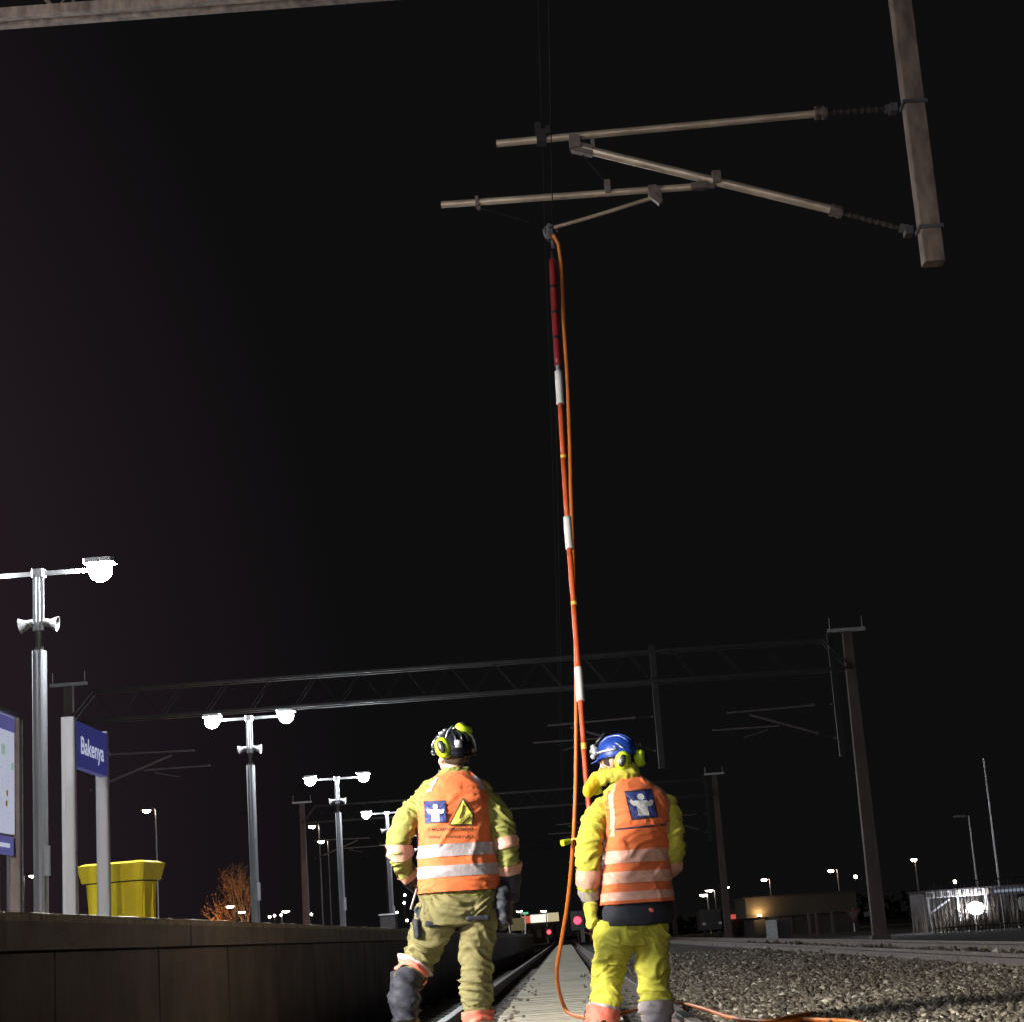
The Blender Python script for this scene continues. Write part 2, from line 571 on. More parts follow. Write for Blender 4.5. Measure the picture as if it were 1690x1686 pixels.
# ---- crushed stone ballast: real stones, one uncountable mass
def stones(name, areas, label):
    t = (1 + 5 ** .5) / 2
    base = np.array([(-1, t, 0), (1, t, 0), (-1, -t, 0), (1, -t, 0), (0, -1, t), (0, 1, t), (0, -1, -t), (0, 1, -t), (t, 0, -1), (t, 0, 1), (-t, 0, -1), (-t, 0, 1)], float)
    base /= np.linalg.norm(base[0])
    fc = np.array([(0, 11, 5), (0, 5, 1), (0, 1, 7), (0, 7, 10), (0, 10, 11), (1, 5, 9), (5, 11, 4), (11, 10, 2), (10, 7, 6), (7, 1, 8), (3, 9, 4), (3, 4, 2), (3, 2, 6), (3, 6, 8), (3, 8, 9), (4, 9, 5), (2, 4, 11), (6, 2, 10), (8, 6, 7), (9, 8, 1)])
    X, Y, R = [], [], []
    for x0, x1, y0, y1, cnt, r0, r1 in areas:
        u = RNG.random(cnt)
        # density falls with distance so the near stones are packed
        yy = 1 / (1 / y0 + u * (1 / y1 - 1 / y0))
        X.append(RNG.uniform(x0, x1, cnt))
        Y.append(yy)
        R.append((r0 + (r1 - r0) * RNG.random(cnt) ** 2.2) * (1 + .018 * (yy - y0)))
    X, Y, R = map(np.concatenate, (X, Y, R))
    N = len(X)
    Z = np.interp(X, xs, zs)
    sc = RNG.uniform(.6, 1.25, (N, 1, 3))
    sc[:, :, 2] *= .8
    jit = RNG.normal(0, .27, (N, 12, 3))
    V = (base[None] + jit) * sc * R[:, None, None]
    a = RNG.uniform(0, 2 * PI, N)
    b = RNG.normal(0, .6, N)
    ca, sa, cb, sb = np.cos(a), np.sin(a), np.cos(b), np.sin(b)
    x, y, z = V[..., 0], V[..., 1], V[..., 2]
    y2 = y * cb[:, None] - z * sb[:, None]
    z2 = y * sb[:, None] + z * cb[:, None]
    x3 = x * ca[:, None] - y2 * sa[:, None]
    y3 = x * sa[:, None] + y2 * ca[:, None]
    lift = RNG.uniform(-.2, .75, N) * R
    V = np.stack([x3 + X[:, None], y3 + Y[:, None], z2 + (Z + lift)[:, None]], -1).reshape(-1, 3)
    T = (fc[None] + 12 * np.arange(N)[:, None, None]).reshape(-1, 3)
    me = bpy.data.meshes.new(name)
    me.vertices.add(len(V))
    me.vertices.foreach_set('co', V.astype(np.float32).ravel())
    me.loops.add(T.size)
    me.loops.foreach_set('vertex_index', T.astype(np.int32).ravel())
    me.polygons.add(len(T))
    me.polygons.foreach_set('loop_start', np.arange(0, T.size, 3, dtype=np.int32))
    me.polygons.foreach_set('loop_total', np.full(len(T), 3, dtype=np.int32))
    me.update(calc_edges=True)
    at = me.attributes.new('tone', 'FLOAT', 'FACE')
    tone = np.repeat(RNG.random(N).astype(np.float32), 20)
    at.data.foreach_set('value', tone)
    o = put(name, me, 'stone')
    return tag(o, label, 'gravel', kind='stuff')


# per stone tone
nt = M['stone'].node_tree
at = nt.nodes.new('ShaderNodeAttribute')
at.attribute_name = 'tone'
mx = nt.nodes.new('ShaderNodeValToRGB')
el = mx.color_ramp.elements
el[0].position, el[0].color = 0.0, (0.06, 0.045, 0.033, 1)
el[1].position, el[1].color = 1.0, (0.66, 0.63, 0.56, 1)
x = el.new(.5)
x.color = (.2, .175, .135, 1)
x = el.new(.88)
x.color = (.32, .29, .235, 1)
nt.links.new(at.outputs['Fac'], mx.inputs['Fac'])
mul = nt.nodes.new('ShaderNodeMixRGB')
mul.blend_type = 'OVERLAY'
mul.inputs[0].default_value = .45
old = nt.nodes['Principled BSDF'].inputs['Base Color'].links[0].from_socket
nt.links.new(mx.outputs['Color'], mul.inputs[1])
nt.links.new(old, mul.inputs[2])
nt.links.new(mul.outputs[0], nt.nodes['Principled BSDF'].inputs['Base Color'])

stones('ballast', [(.82, 4.7, 9.0, 46, 135000, .0065, .028), (.36, .72, 9.0, 30, 8000, .009, .03), (-.7, -.4, 8.0, 30, 5000, .01, .03),
                   (-1.7, -.8, 8.0, 30, 11000, .012, .04), (4.7, 7.4, 14, 60, 6000, .02, .05)],
       'grey brown crushed stone ballast beside and between the rails')

# ---- rails


def rail_profile(x0, y0, y1, label, name='rail'):
    hw, fw, ww = .035, .07, .009
    prof = [(-fw, -.159), (fw, -.159), (fw, -.148), (ww, -.125), (ww, -.045), (hw, -.035), (hw, -.008), (hw - .008, -.001), (-hw + .008, -.001), (-hw, -.008), (-hw, -.035), (-ww, -.045), (-ww, -.125), (-fw, -.148)]
    k = len(prof)
    nseg = max(1, int((y1 - y0) / 6))
    v = []
    for s in range(nseg + 1):
        y = y0 + (y1 - y0) * s / nseg
        v += [(x0 + px, y, pz) for px, pz in prof]
    f = []
    for s in range(nseg):
        f += [(s * k + i, s * k + (i + 1) % k, (s + 1) * k + (i + 1) % k, (s + 1) * k + i) for i in range(k)]
    t = thing(name, (x0, y0, 0), label, 'rail', 'rails of the two tracks')
    MB().add(v, f).build('rail_body', 'rail', t)
    h = MB()
    h.box((x0 - hw + .006, y0, -.003), (x0 + hw - .006, y1, .001))
    h.build('running_surface', 'railhead', t)
    return t


rail_profile(-.7525, 3, 170, 'steel rail nearest the platform wall, left of the grey plank walkway')
rail_profile(.7525, 3, 170, 'steel rail between the plank walkway and the gravel bed, behind the right worker')
rail_profile(4.72, 3, 200, 'nearer rail of the empty second track across the gravel')
rail_profile(6.22, 3, 200, 'farther rail of the empty second track across the gravel')

# ---- sleepers of the near track (ends show between walkway and rails)
sl = MB()
sl.bbox((0, 0, -.06), (1.28, .12, .06), bev=.02)
pr = None
for i in range(50):
    y = 8.2 + .6 * i
    if pr is None:
        pr = sl.build('sleeper', 'sleeper', local=True)
        o = pr
    else:
        o = pr.copy()
        COL.objects.link(o)
    o.location = (0, y, -.122)
    tag(o, 'flat concrete sleeper under the rails of the near track, its end among ballast', 'sleeper', 'concrete sleepers of the near track')

# ---- plank walkway between the rails
pk = MB()
y = 7.6
rr = random.Random(3)
while y < 105:
    wd = .145
    z1 = -.022 + rr.uniform(-.004, .004)
    dx = rr.uniform(-.012, .012)
    pk.box((-.39 + dx, y, -.06), (.39 + dx, y + wd - .012, z1))
    y += wd
pk.build('plank_walkway', 'plank')
tag(bpy.data.objects['plank_walkway'], 'grey weathered walkway of cross planks between the rails of the near track', 'walkway')
# loose stones lying on it
stones_on = MB()
for i in range(70):
    yy = 9.5 + 16 * rr.random() ** 1.6
    xx = rr.choice([-1, 1]) * (.39 - abs(rr.gauss(0, .1)))
    r = rr.uniform(.008, .02)
    stones_on.ball((xx, yy, -.016 + r * .5), r, 6, 4, (1.2, .9, .7), Matrix.Rotation(rr.random() * 6, 3, 'Z'))
tag(stones_on.build('loose_pebbles', 'rail'), 'small dark pebbles scattered on the plank walkway', 'pebbles', kind='stuff')

# ================================================================== PLATFORM
deck = MB()
deck.box((-9.5, -30, PLAT_Z - .25), (PLAT_X - .42, 106, PLAT_Z - .004))
tag(deck.build('platform', 'asphalt'), 'asphalt surface of the station platform', kind='structure')
wallt = thing('platform_wall', (PLAT_X, 0, -.4), 'dark stained concrete panel wall along the platform edge beside the left rail', 'wall')
wl = MB()
y0 = -8.7
edges = [6.8 + 1.75 * k for k in range(-9, 57)]
for a in edges:
    wl.box((PLAT_X - .28, a + .012, -.5), (PLAT_X - .06, a + 1.738, PLAT_Z - .135))
wl.box((PLAT_X - .3, -9, -.5), (PLAT_X - .281, 106, PLAT_Z - .135))
wl.build('wall_panel', 'concrete', wallt)
el_ = MB()
re_ = random.Random(21)
yy_ = -9.0
pts_ = []
while yy_ < 106:
    ch = .016 + re_.uniform(-.005, .006) + (.012 if re_.random() < .04 else 0)
    jz = re_.uniform(-.0015, .002)
    pts_.append((yy_, ch, jz))
    yy_ += .18 if yy_ < 30 else .6
vv_, ff_ = [], []
for yy_, ch, jz in pts_:
    vv_ += [(PLAT_X - .06, yy_, PLAT_Z + .001 + jz), (PLAT_X + .004 - ch * 2.4, yy_, PLAT_Z + .001 + jz), (PLAT_X + .005, yy_, PLAT_Z + .001 - ch * .5), (PLAT_X + .005, yy_, PLAT_Z - .03), (PLAT_X - .06, yy_, PLAT_Z - .03)]
for i_ in range(len(pts_) - 1):
    ff_ += [(i_ * 5 + j_, i_ * 5 + (j_ + 1) % 5, i_ * 5 + 5 + (j_ + 1) % 5, i_ * 5 + 5 + j_) for j_ in range(5)]
el_.add(vv_, ff_)
el_.build('edge_highlight', 'edge', wallt)  # pale strip paints the light caught along the platform edge
for k in range(-5, 33):
    cpm = MB()
    a = 6.0 + 3.0 * k
    cpm.bbox((PLAT_X - .21, a + 1.5, PLAT_Z - .065), (.21, 1.49, .062), bev=.012)
    cpm.build('coping_stone', 'coping', wallt)
grit = MB()
for i in range(900):
    yy = 5.5 + 40 * rr.random() ** 2
    xx = PLAT_X - rr.random() * .3 - .01
    r = rr.uniform(.002, .006)
    grit.ball((xx, yy, PLAT_Z - .001 + r * .3), r, 5, 3, (1.2, 1, .7))
tag(grit.build('platform_grit', 'stone'), 'loose grit along the platform edge', 'grit', kind='stuff')

# ================================================================== PLATFORM LAMPS
LX, LTOP = -6.2, 5.33


def platform_lamp(loc, label):
    t = thing('platform_lamp', loc, label, 'lamp post', 'twin lamp posts along the platform')
    H = LTOP - PLAT_Z
    p = MB()
    p.lathe((0, 0, 0), [(.075, 0), (.073, H - .95)], 8)
    for a in range(4):      # ribs of the extruded profile
        c, s = math.cos(a * PI / 2 + .6), math.sin(a * PI / 2 + .6)
        p.bbox((c * .076, s * .076, (H - .95) / 2), (.014, .014, (H - .95) / 2), Matrix.Rotation(a * PI / 2 + .6, 3, 'Z'))
    p.lathe((0, 0, 0), [(.06, H - .7), (.056, H)], 10)
    for sx in (-1, 1):
        p.bbox((sx * .05, -.03, H - .36), (.017, .017, .34))
    p.build('pole', 'pole_paint', t, local=True, smooth=False)
    MB().lathe((0, 0, 0), [(.055, H - .96), (.055, H - .69)], 12).build('dark_collar', 'darksteel', t, local=True)
    MB().bbox((.09, -.04, 1.1), (.03, .03, .18)).build('junction_box', 'pole_paint', t, local=True)
    a = MB()
    a.bar((-.68, 0, H + .03), (.68, 0, H + .03), .05)
    a.bbox((0, 0, H + .03), (.08, .08, .05), bev=.02)
    a.build('cross_arm', 'galv', t, local=True)
    for sx in (-1, 1):
        hd = MB()
        hd.bbox((sx * .78, 0, H + .13), (.2, .14, .03), bev=.04)
        hd.bar((sx * .66, 0, H + .03), (sx * .72, 0, H + .15), .04)
        hd = hd.build('lamp_head', 'galv', t, local=True)
        d = MB()
        d.ball((sx * .78, 0, H + .02), .15, 16, 10, (1, 1, 1))  # globe enlarged to stand in for the glare around the lamp
        d.build('lamp_glass', 'lamp', hd, local=True)
    for sx in (-1, 1):      # horn loudspeakers
        h = MB()
        rot = Matrix.Rotation(sx * math.radians(100), 3, 'Y') @ Matrix.Rotation(.0, 3, 'X')
        h.lathe((sx * .06, -.02, H - .6), [(.05, 0), (.055, .05), (.05, .07), (.06, .1), (.095, .17), (.1, .18), (.092, .18), (.04, .11)], 14, rot)
        h.tube((0, 0, H - .62), (sx * .12, 0, H - .6), .02)
        h.build('loudspeaker', 'horn', t, local=True)
    return t


LY = [22.3, 37.94, 52.97, 68.2]
labels = ['tallest looking twin lamp post, right of the timetable board at the left edge',
          'twin lamp post in front of the small leafless orange tree on the platform',
          'twin lamp post between the tree and the left worker, both its lamps in view',
          'twin lamp post just left of the left worker, with a grey cabinet at its foot']
lamp0 = platform_lamp((LX, LY[0], PLAT_Z), labels[0])
for y, l in zip(LY[1:], labels[1:]):
    o = copy_tree(lamp0)
    o.location = (LX, y, PLAT_Z)
    o['label'] = l
for y, l in ((7.4, 'nearest twin lamp post, outside the picture beside the workers'), (-8, 'twin lamp post on the platform just behind the camera'), (-23, 'last twin lamp post on the platform, far behind the camera'),
             (83.5, 'far twin lamp post on the platform hidden behind the left worker'), (98.5, 'farthest twin lamp post by the platform end behind the left worker')):
    o = copy_tree(lamp0)
    o.location = (LX, y, PLAT_Z)
    o['label'] = l

# cabinet at the foot of the fourth post
cb = thing('platform_cabinet', (LX + .1, 66.9, PLAT_Z), 'grey metal cabinet at the foot of a platform lamp post', 'cabinet')
c = P(640, 1500, 66.9)
MB().bbox((c.x, 66.9, PLAT_Z + .47), (.3, .22, .47), bev=.02).build('cabinet_body', 'iron', cb)
MB().bbox((c.x, 66.9, PLAT_Z + .965), (.33, .25, .025), bev=.02).build('cabinet_roof', 'galv', cb)
MB().bbox((c.x, 66.675, PLAT_Z + .47), (.26, .008, .42)).build('cabinet_door', 'darksteel', cb)

# ================================================================== STATION NAME SIGN
SX = -5.1
sg = thing('station_sign', (SX, 20.2, PLAT_Z), 'station name sign, dark blue panel with white name between two pale flat posts', 'station sign')
ya, yb = 19.5, 20.95
for yy, nm in ((ya, 0), (yb, 1)):
    pp = MB()
    wd = .145 if nm == 0 else .14
    pp.bbox((SX, yy, PLAT_Z + 1.225), (wd / 2, .05, 1.225), bev=.012)
    for sx in (-1, 1):
        pp.bbox((SX + sx * wd * .27, yy - .052, PLAT_Z + 1.2), (.012, .006, 1.18))
    pp.build('sign_post', 'sheet_white', sg)
pn = MB()
pn.bbox((SX + .03, (ya + yb) / 2, 2.86), (.045, (yb - ya) / 2 - .055, .245))
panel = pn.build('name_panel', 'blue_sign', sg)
tx = textmesh('Bakenya', .4, True)
xsz = [v.co.x for v in tx.vertices]
wd = max(xsz) - min(xsz)
sc = 1.0 / wd
R = Matrix(((0, 0, 1), (1, 0, 0), (0, 1, 0)))     # text x -> +Y, text y -> +Z, facing +X
for v in tx.vertices:
    v.co = R @ Vector((v.co.x * sc, v.co.y * .66, 0)) + Vector((SX + .079, (ya + yb) / 2 - .02, 2.85))
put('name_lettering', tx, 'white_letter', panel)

# ================================================================== TIMETABLE BOARD
bd = thing('timetable_board', (SX, 16.7, PLAT_Z), 'white timetable board in a brown frame at the left edge of the platform', 'notice board')
yr = 17.42
yl = 15.9
fr = MB()
fr.bbox((SX, yr + .09, PLAT_Z + 1.1), (.07, .045, 1.1), bev=.01)
fr.bbox((SX, yl - .06, PLAT_Z + 1.1), (.07, .045, 1.1), bev=.01)
fr.bbox((SX - .03, (yl + yr) / 2, 2.3), (.03, (yr - yl) / 2 + .01, .62))
fr.build('board_frame', 'bronze', bd)
edge = MB()
edge.bbox((SX + .02, (yl + yr) / 2, 2.905), (.05, (yr - yl) / 2 + .012, .018))
edge.bbox((SX + .06, yr + .12, PLAT_Z + 1.1), (.012, .014, 1.09))
edge.build('frame_edge', 'galv', bd)
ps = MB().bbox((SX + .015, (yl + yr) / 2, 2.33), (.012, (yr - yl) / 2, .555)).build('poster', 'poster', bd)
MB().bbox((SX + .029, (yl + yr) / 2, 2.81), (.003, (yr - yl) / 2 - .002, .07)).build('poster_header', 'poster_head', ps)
rows = MB()
for cx in range(7):
    for k in range(21):
        if rr.random() < .25:
            continue
        a = yl + .08 + cx * .2
        rows.box((SX + .027, a, 2.68 - k * .038), (SX + .0285, a + rr.uniform(.04, .1), 2.686 - k * .038))
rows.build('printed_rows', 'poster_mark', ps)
tag(bpy.data.objects['printed_rows'], kind=None)
gr = MB()
gr.box((SX + .027, yr - .12, 2.38), (SX + .029, yr - .03, 2.45))
gr.box((SX + .027, yr - .42, 2.5), (SX + .029, yr - .3, 2.6))
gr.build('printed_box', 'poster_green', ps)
dd = MB()
for a, b in ((.24, 2.15), (.26, 2.05), (.55, 2.3)):
    dd.lathe((SX + .026, yr - a, b), [(.032, 0), (.032, .003)], 12, Matrix.Rotation(PI / 2, 3, 'Y'))
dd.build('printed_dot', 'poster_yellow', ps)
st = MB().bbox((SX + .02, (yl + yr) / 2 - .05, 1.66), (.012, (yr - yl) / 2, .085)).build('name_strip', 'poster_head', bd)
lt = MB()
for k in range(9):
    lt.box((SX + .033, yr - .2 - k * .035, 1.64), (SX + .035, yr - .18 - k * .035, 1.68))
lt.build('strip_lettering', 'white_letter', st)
MB().bbox((SX, (yl + yr) / 2, PLAT_Z + .45), (.03, .3, .45)).build('centre_foot', 'bronze', bd)

# ================================================================== YELLOW GRIT BIN
bc = P(201, 1500, 22.0)
BY = 22.0
gb = thing('grit_bin', (bc.x, BY, PLAT_Z), 'yellow plastic grit bin with wide hinged lid, behind the station sign', 'grit bin')
Rz = Matrix.Rotation(math.radians(-14), 3, 'Z')
k = 1.0


def frustum(z0, z1, a0, b0, a1, b1, bev=.05):
    """tapered chamfered box, sizes half a(x) half b(y)"""
    v = []
    for z, a, b in ((z0, a0, b0), (z1, a1, b1)):
        v += [(-a + bev, -b, z), (a - bev, -b, z), (a, -b + bev, z), (a, b - bev, z), (a - bev, b, z), (-a + bev, b, z), (-a, b - bev, z), (-a, -b + bev, z)]
    f = [tuple(range(7, -1, -1)), tuple(range(8, 16))] + [(i, (i + 1) % 8, 8 + (i + 1) % 8, 8 + i) for i in range(8)]
    return [Rz @ Vector(p) + Vector((bc.x, BY, PLAT_Z)) for p in v], f


b = MB()
b.add(*frustum(0, .76, .32, .185, .37, .23))
for sx in (-.27, 0, .27):
    q = [Rz @ Vector(p) for p in ((sx - .02, -.335, .02), (sx + .02, -.335, .02), (sx + .02, -.38, .5), (sx - .02, -.38, .5))]
for sy in (-.16, .16):
    b.bbox(Rz @ Vector((.35, sy * .7, .37)) + Vector((bc.x, BY, PLAT_Z)), (.022, .03, .37), Rz)
b.build('bin_body', 'bin', gb)
l = MB()
l.add(*frustum(.775, .975, .40, .265, .445, .31, .03))
l.add(*frustum(.976, 1.0, .435, .3, .38, .24, .03))
l.build('bin_lid', 'bin', gb)
MB().add(*frustum(.76, .774, .365, .225, .375, .23, .03)).build('lid_gap_shade', 'rubber', gb)  # black strip stands in for the shadow gap under the lid

# ================================================================== OVERHEAD LINE PORTALS
ZL, ZU = 7.12, 7.95
XL, XR = -13.2, 8.45


def mast(parent, x, y, top=8.15, z0=-.3):
    m = MB()
    v = []
    for z, hw, hd in ((z0, .19, .15), (top, .12, .1)):
        v += [(x - hw, y - hd, z), (x + hw, y - hd, z), (x + hw, y + hd, z), (x - hw, y + hd, z)]
    m.add(v, [(0, 3, 2, 1), (4, 5, 6, 7), (0, 1, 5, 4), (1, 2, 6, 5), (2, 3, 7, 6), (3, 0, 4, 7)])
    m.bbox((x, y, z0 + .1), (.25, .25, .14))
    o = m.build('mast', 'mast', parent)
    c = MB()
    c.bar((x - .52, y, top + .05), (x + .52, y, top + .05), .09)
    for sx in (-.45, .45):
        c.tube((x + sx, y, top + .09), (x + sx, y, top + .4), .011)
    c.build('mast_crossbar', 'galv', o)
    return o


def portal(y, label, near=False, left=True):
    t = thing('line_portal', ((XL + XR) / 2, y, -.3), label, 'portal', 'portals carrying the overhead line')
    if left:
        mast(t, XL, y)
    mast(t, XR, y)
    bm = MB()
    lc = MB()
    w2 = .06 if near else .2
    ZL, ZU = (7.43, 8.3) if near else (7.12, 7.95)
    for yy in (y - w2, y + w2):
        bm.bar((XL, yy, ZL), (XR, yy, ZL), .075)
        bm.bar((XL + .7, yy, ZU), (XR - .7, yy, ZU), .065)
        bm.bar((XL, yy, ZL), (XL + .7, yy, ZU), .05)
        bm.bar((XR, yy, ZL), (XR - .7, yy, ZU), .05)
        x = XL + .7
        k = 0
        while x < XR - 1.2:
            a, b = (ZU, ZL) if k % 2 == 0 else (ZL, ZU)
            lc.bar((x, yy, a), (x + .62, yy, b), .016)
            x += .62
            k += 1
    x = XL
    while x < XR:
        lc.bar((x, y - w2, ZL), (x + .5, y + w2, ZL), .016)
        x += .62
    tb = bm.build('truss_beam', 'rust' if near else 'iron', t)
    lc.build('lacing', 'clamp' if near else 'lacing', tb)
    for px in (3.05, 7.98):
        if near and px > 5:
            continue
        m = MB()
        zt, zb = (8.15, 4.96 if near else 4.74)
        if near:
            m.bbox((px, y, (zt + zb) / 2), (.075, .065, (zt - zb) / 2), bev=.008)
        else:
            m.bbox((px, y, (zt + zb) / 2), (.08, .065, (zt - zb) / 2))
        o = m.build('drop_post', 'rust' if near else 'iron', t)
        if near:
            for zz in (6.17, 5.2):
                MB().bbox((px, y, zz + .02), (.088, .078, .014)).build('post_clamp', 'darksteel', o)
    return t


NY = 12.3
pn_ = portal(NY, 'nearest lattice portal, high above the workers at the top edge, with a brown drop post', True)
p2_ = portal(50, 'second lattice portal, dim beam above both workers with a tall mast on the right')
p3_ = portal(96, 'third lattice portal farther off, its mast right of the right worker')
p4_ = portal(142, 'farthest lattice portal, faint, seen between the two workers')


def cantilever(y, dx, label, near=False, mirror=1, mx=0.0):
    """cantilever drawn in the plane across the track; the post stands at local x = 2.97"""
    def q(x, z, d=0.0):
        return Vector((mx + dx + (x - 3.0) * mirror + (3.0 if mirror == 1 else 3.0), y + d, z))
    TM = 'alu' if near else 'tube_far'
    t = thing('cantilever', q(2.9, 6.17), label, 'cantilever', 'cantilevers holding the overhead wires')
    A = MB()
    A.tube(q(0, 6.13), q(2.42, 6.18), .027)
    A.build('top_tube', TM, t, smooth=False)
    A = MB()
    A.tube(q(.62, 6.04), q(2.45, 5.40), .032)
    A.build('strut_tube', TM, t)
    A = MB()
    A.tube(q(-.43, 5.685), q(1.4, 5.68), .025)
    A.build('registration_tube', TM, t)
    A = MB()
    A.path([q(.37, 5.42, -.06), q(.72, 5.5, -.06), q(1.08, 5.59, -.06)], .014)
    A.build('steady_arm', TM, t)
    for (a, b) in ((q(2.40, 6.18), q(2.86, 6.175)), (q(2.43, 5.405), q(2.86, 5.245))):
        I = MB()
        n = 7
        d = b - a
        I.tube(a, b, .017)
        rot = d.to_track_quat('Z', 'Y').to_matrix()
        for k in range(n):
            I.lathe(a + d * ((k + 1.5) / (n + 2)), [(.018, -.014), (.0225, .0), (.018, .014)], 12, rot)
        io = I.build('insulator', 'insul', t)
        C = MB()
        C.tube(a - d * .16, a + d * .04, .043)
        for s in (-.13, -.02):
            C.lathe(a + d * s, [(.05, -.01), (.05, .01)], 12, rot)
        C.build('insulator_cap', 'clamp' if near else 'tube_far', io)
    H = MB()
    H.bar(q(2.84, 6.175), q(2.9, 6.17), .05)
    H.bar(q(2.84, 5.25), q(2.9, 5.235), .05)
    H.build('hinge', 'darksteel', t)
    if near:
        B = MB()
        B.bbox(q(.33, 6.15), (.035, .045, .05))
        B.bbox(q(.31, 6.22), (.022, .03, .04))
        B.bbox(q(.38, 6.19), (.015, .05, .03))
        B.build('messenger_clamp', 'iron', t)
        B = MB()
        B.bbox(q(.57, 6.09), (.04, .045, .05))
        B.bar(q(.55, 6.06), q(.7, 6.01), .062, .075)
        B.bbox(q(.7, 6.06), (.012, .05, .04))
        B.build('strut_clamp', 'clamp', t)
        B = MB()
        B.bbox(q(1.57, 5.73), (.03, .05, .045))
        B.bar(q(1.38, 5.68), q(1.5, 5.685), .05)
        B.path([q(1.48, 5.685), q(1.54, 5.67), q(1.575, 5.695), q(1.57, 5.74)], .016)
        B.build('tube_joint', 'clamp', t)
        B = MB()
        B.bbox(q(1.1, 5.66), (.03, .06, .035))
        B.bar(q(1.08, 5.62, -.06), q(1.15, 5.55, -.06), .05, .04)
        B.bar(q(1.14, 5.66, -.05), q(1.15, 5.55, -.05), .03, .03)
        B.build('arm_bracket', 'clamp', t)
        B = MB()
        B.bbox(q(.78, 5.72), (.02, .04, .05))
        B.bbox(q(-.17, 5.685), (.012, .034, .036))
        B.bbox(q(-.16, 5.645), (.012, .012, .02))
        B.build('tube_clip', 'clamp', t)
        B = MB()
        B.tube(q(.62, 5.99), q(.78, 5.76), .006, n=6)
        B.tube(q(-.16, 5.64), q(.2, 5.5), .003, n=5)
        B.build('stay_wire', 'copper', t)
        for zz in (6.17, 5.215):
            B = MB()
            B.bar(q(2.87, zz), q(2.925, zz), .09, .06)
            B.build('post_bracket', 'darksteel', t)
    return t


cantilever(NY, 0, 'nearest cantilever of pale tubes right above the workers, on the brown drop post', True)
c2 = cantilever(50, .02, 'thin cantilever behind the helmet of the right worker, on the second portal')
for y, dx, l in ((96, .02, 'faint cantilever just left of the right worker on the third portal'), (142, .02, 'faintest cantilever between the workers on the farthest portal')):
    o = copy_tree(c2)
    o.location = c2.location + Vector((dx - .02, y - 50, 0))
    o['label'] = l
for y, dx, l in ((50, 4.93, 'dim cantilever over the second track beside the tall right mast'), (96, 4.93, 'faint cantilever right of the right worker over the second track')):
    o = copy_tree(c2)
    o.location = c2.location + Vector((dx, y - 50, 0))
    o['label'] = l
cl = cantilever(50, -15.75, 'dim cantilever reaching right from behind the station sign', mirror=-1)
o = copy_tree(cl)
o.location = cl.location + Vector((0, 46, 0))
o['label'] = 'faint cantilever behind the lamp posts on the third portal'

# wires
def wire(name, pts, r, label):
    return tag(MB().path(pts, r, 6).build(name, 'copper'), label, 'wire')


def span(x, z, sag, y0=-30):
    pts = []
    ys_ = [y0, NY, 50, 96, 142, 190]
    for a, b in zip(ys_[:-1], ys_[1:]):
        for k in range(6):
            t = k / 6
            pts.append((x, a + (b - a) * t, z - sag * 4 * t * (1 - t)))
    pts.append((x, ys_[-1], z))
    return pts


wire('contact_wire', span(.36, 5.38, .02), .0035, 'straight contact wire above the near track, running away over the workers')
wire('messenger_wire', span(.34, 6.24, .35), .003, 'sagging messenger wire hung above the contact wire of the near track')

# ================================================================== BACKGROUND


def street_lamp(px_top, py_top, Y, arm, label, r=.07, H=None, glow='warm', head=.16, basez=-.3, light=True):
    """px/py = lamp head seen in the photograph, Y = real distance; the post is vertical"""
    p = P(px_top, py_top, Y)
    t = thing('street_lamp', (p.x + arm, Y, basez), label, 'street lamp', 'street lamps beyond the tracks')
    m = MB()
    m.tube((p.x + arm, Y, basez), (p.x + arm, Y, p.z), r, r * .6, 10)
    m.build('pole', 'galv', t)
    m = MB()
    m.path([(p.x + arm, Y, p.z - .1), (p.x + arm * .85, Y, p.z + .12), (p.x + arm * .2, Y, p.z + .13)], r * .55, 8)
    m.build('arm', 'galv', t)
    m = MB()
    m.bbox((p.x, Y, p.z + .12), (head * 1.6, head, head * .35), bev=.05)
    hd = m.build('lamp_head', 'darksteel', t)
    m = MB()
    m.ball((p.x, Y, p.z), head, 12, 8, (1.1, .9, .6))
    m.build('lamp_glass', glow, hd)
    return t


SLs = [
    (242, 1337, 110, .55, 'warm street lamp above the yellow grit bin', .08, 'warm', .22),
    (515, 1363, 130, .5, 'taller of two warm street lamps left of the third twin lamp post', .08, 'warm', .22),
    (530, 1388, 146, .55, 'shorter of two warm street lamps left of the third twin lamp post', .08, 'warm', .22),
    (54, 1444, 170, -.8, 'small far street lamp between the timetable board and the tallest twin post', .08, 'warm_far', .32),
    (1261, 1451, 150, .45, 'street lamp above the warm lit shed', .08, 'warm', .2),
    (1371, 1436, 140, .5, 'street lamp just left of the tall right mast', .08, 'warm', .2),
    (1508, 1418, 130, .1, 'street lamp between the tall right mast and the floodlit shelter', .08, 'warm', .18),
    (1161, 1475, 190, .4, 'lower of the two street lamps beside the dark work truck', .1, 'warm_far', .38),
    (1170, 1468, 200, .6, 'upper of the two street lamps beside the dark work truck', .1, 'warm_far', .38),
    (1197, 1463, 180, .1, 'street lamp behind the mast right of the right worker', .1, 'warm_far', .34),
    (857, 1502, 230, .2, 'left lamp above the far station building', .09, 'warm_far', .34),
    (897, 1502, 230, .3, 'right lamp above the far station building', .09, 'warm_far', .34),
    (380, 1494, 190, .5, 'low far lamp left of the small orange tree', .1, 'warm_far', .4),
    (399, 1503, 200, .4, 'lowest far lamp under the small orange tree', .1, 'warm_far', .4),
    (472, 1502, 210, -.5, 'far lamp right of the small orange tree', .1, 'warm_far', .38),
    (948, 1503, 230, .3, 'small lamp above the red signal', .09, 'warm_far', .3),
]
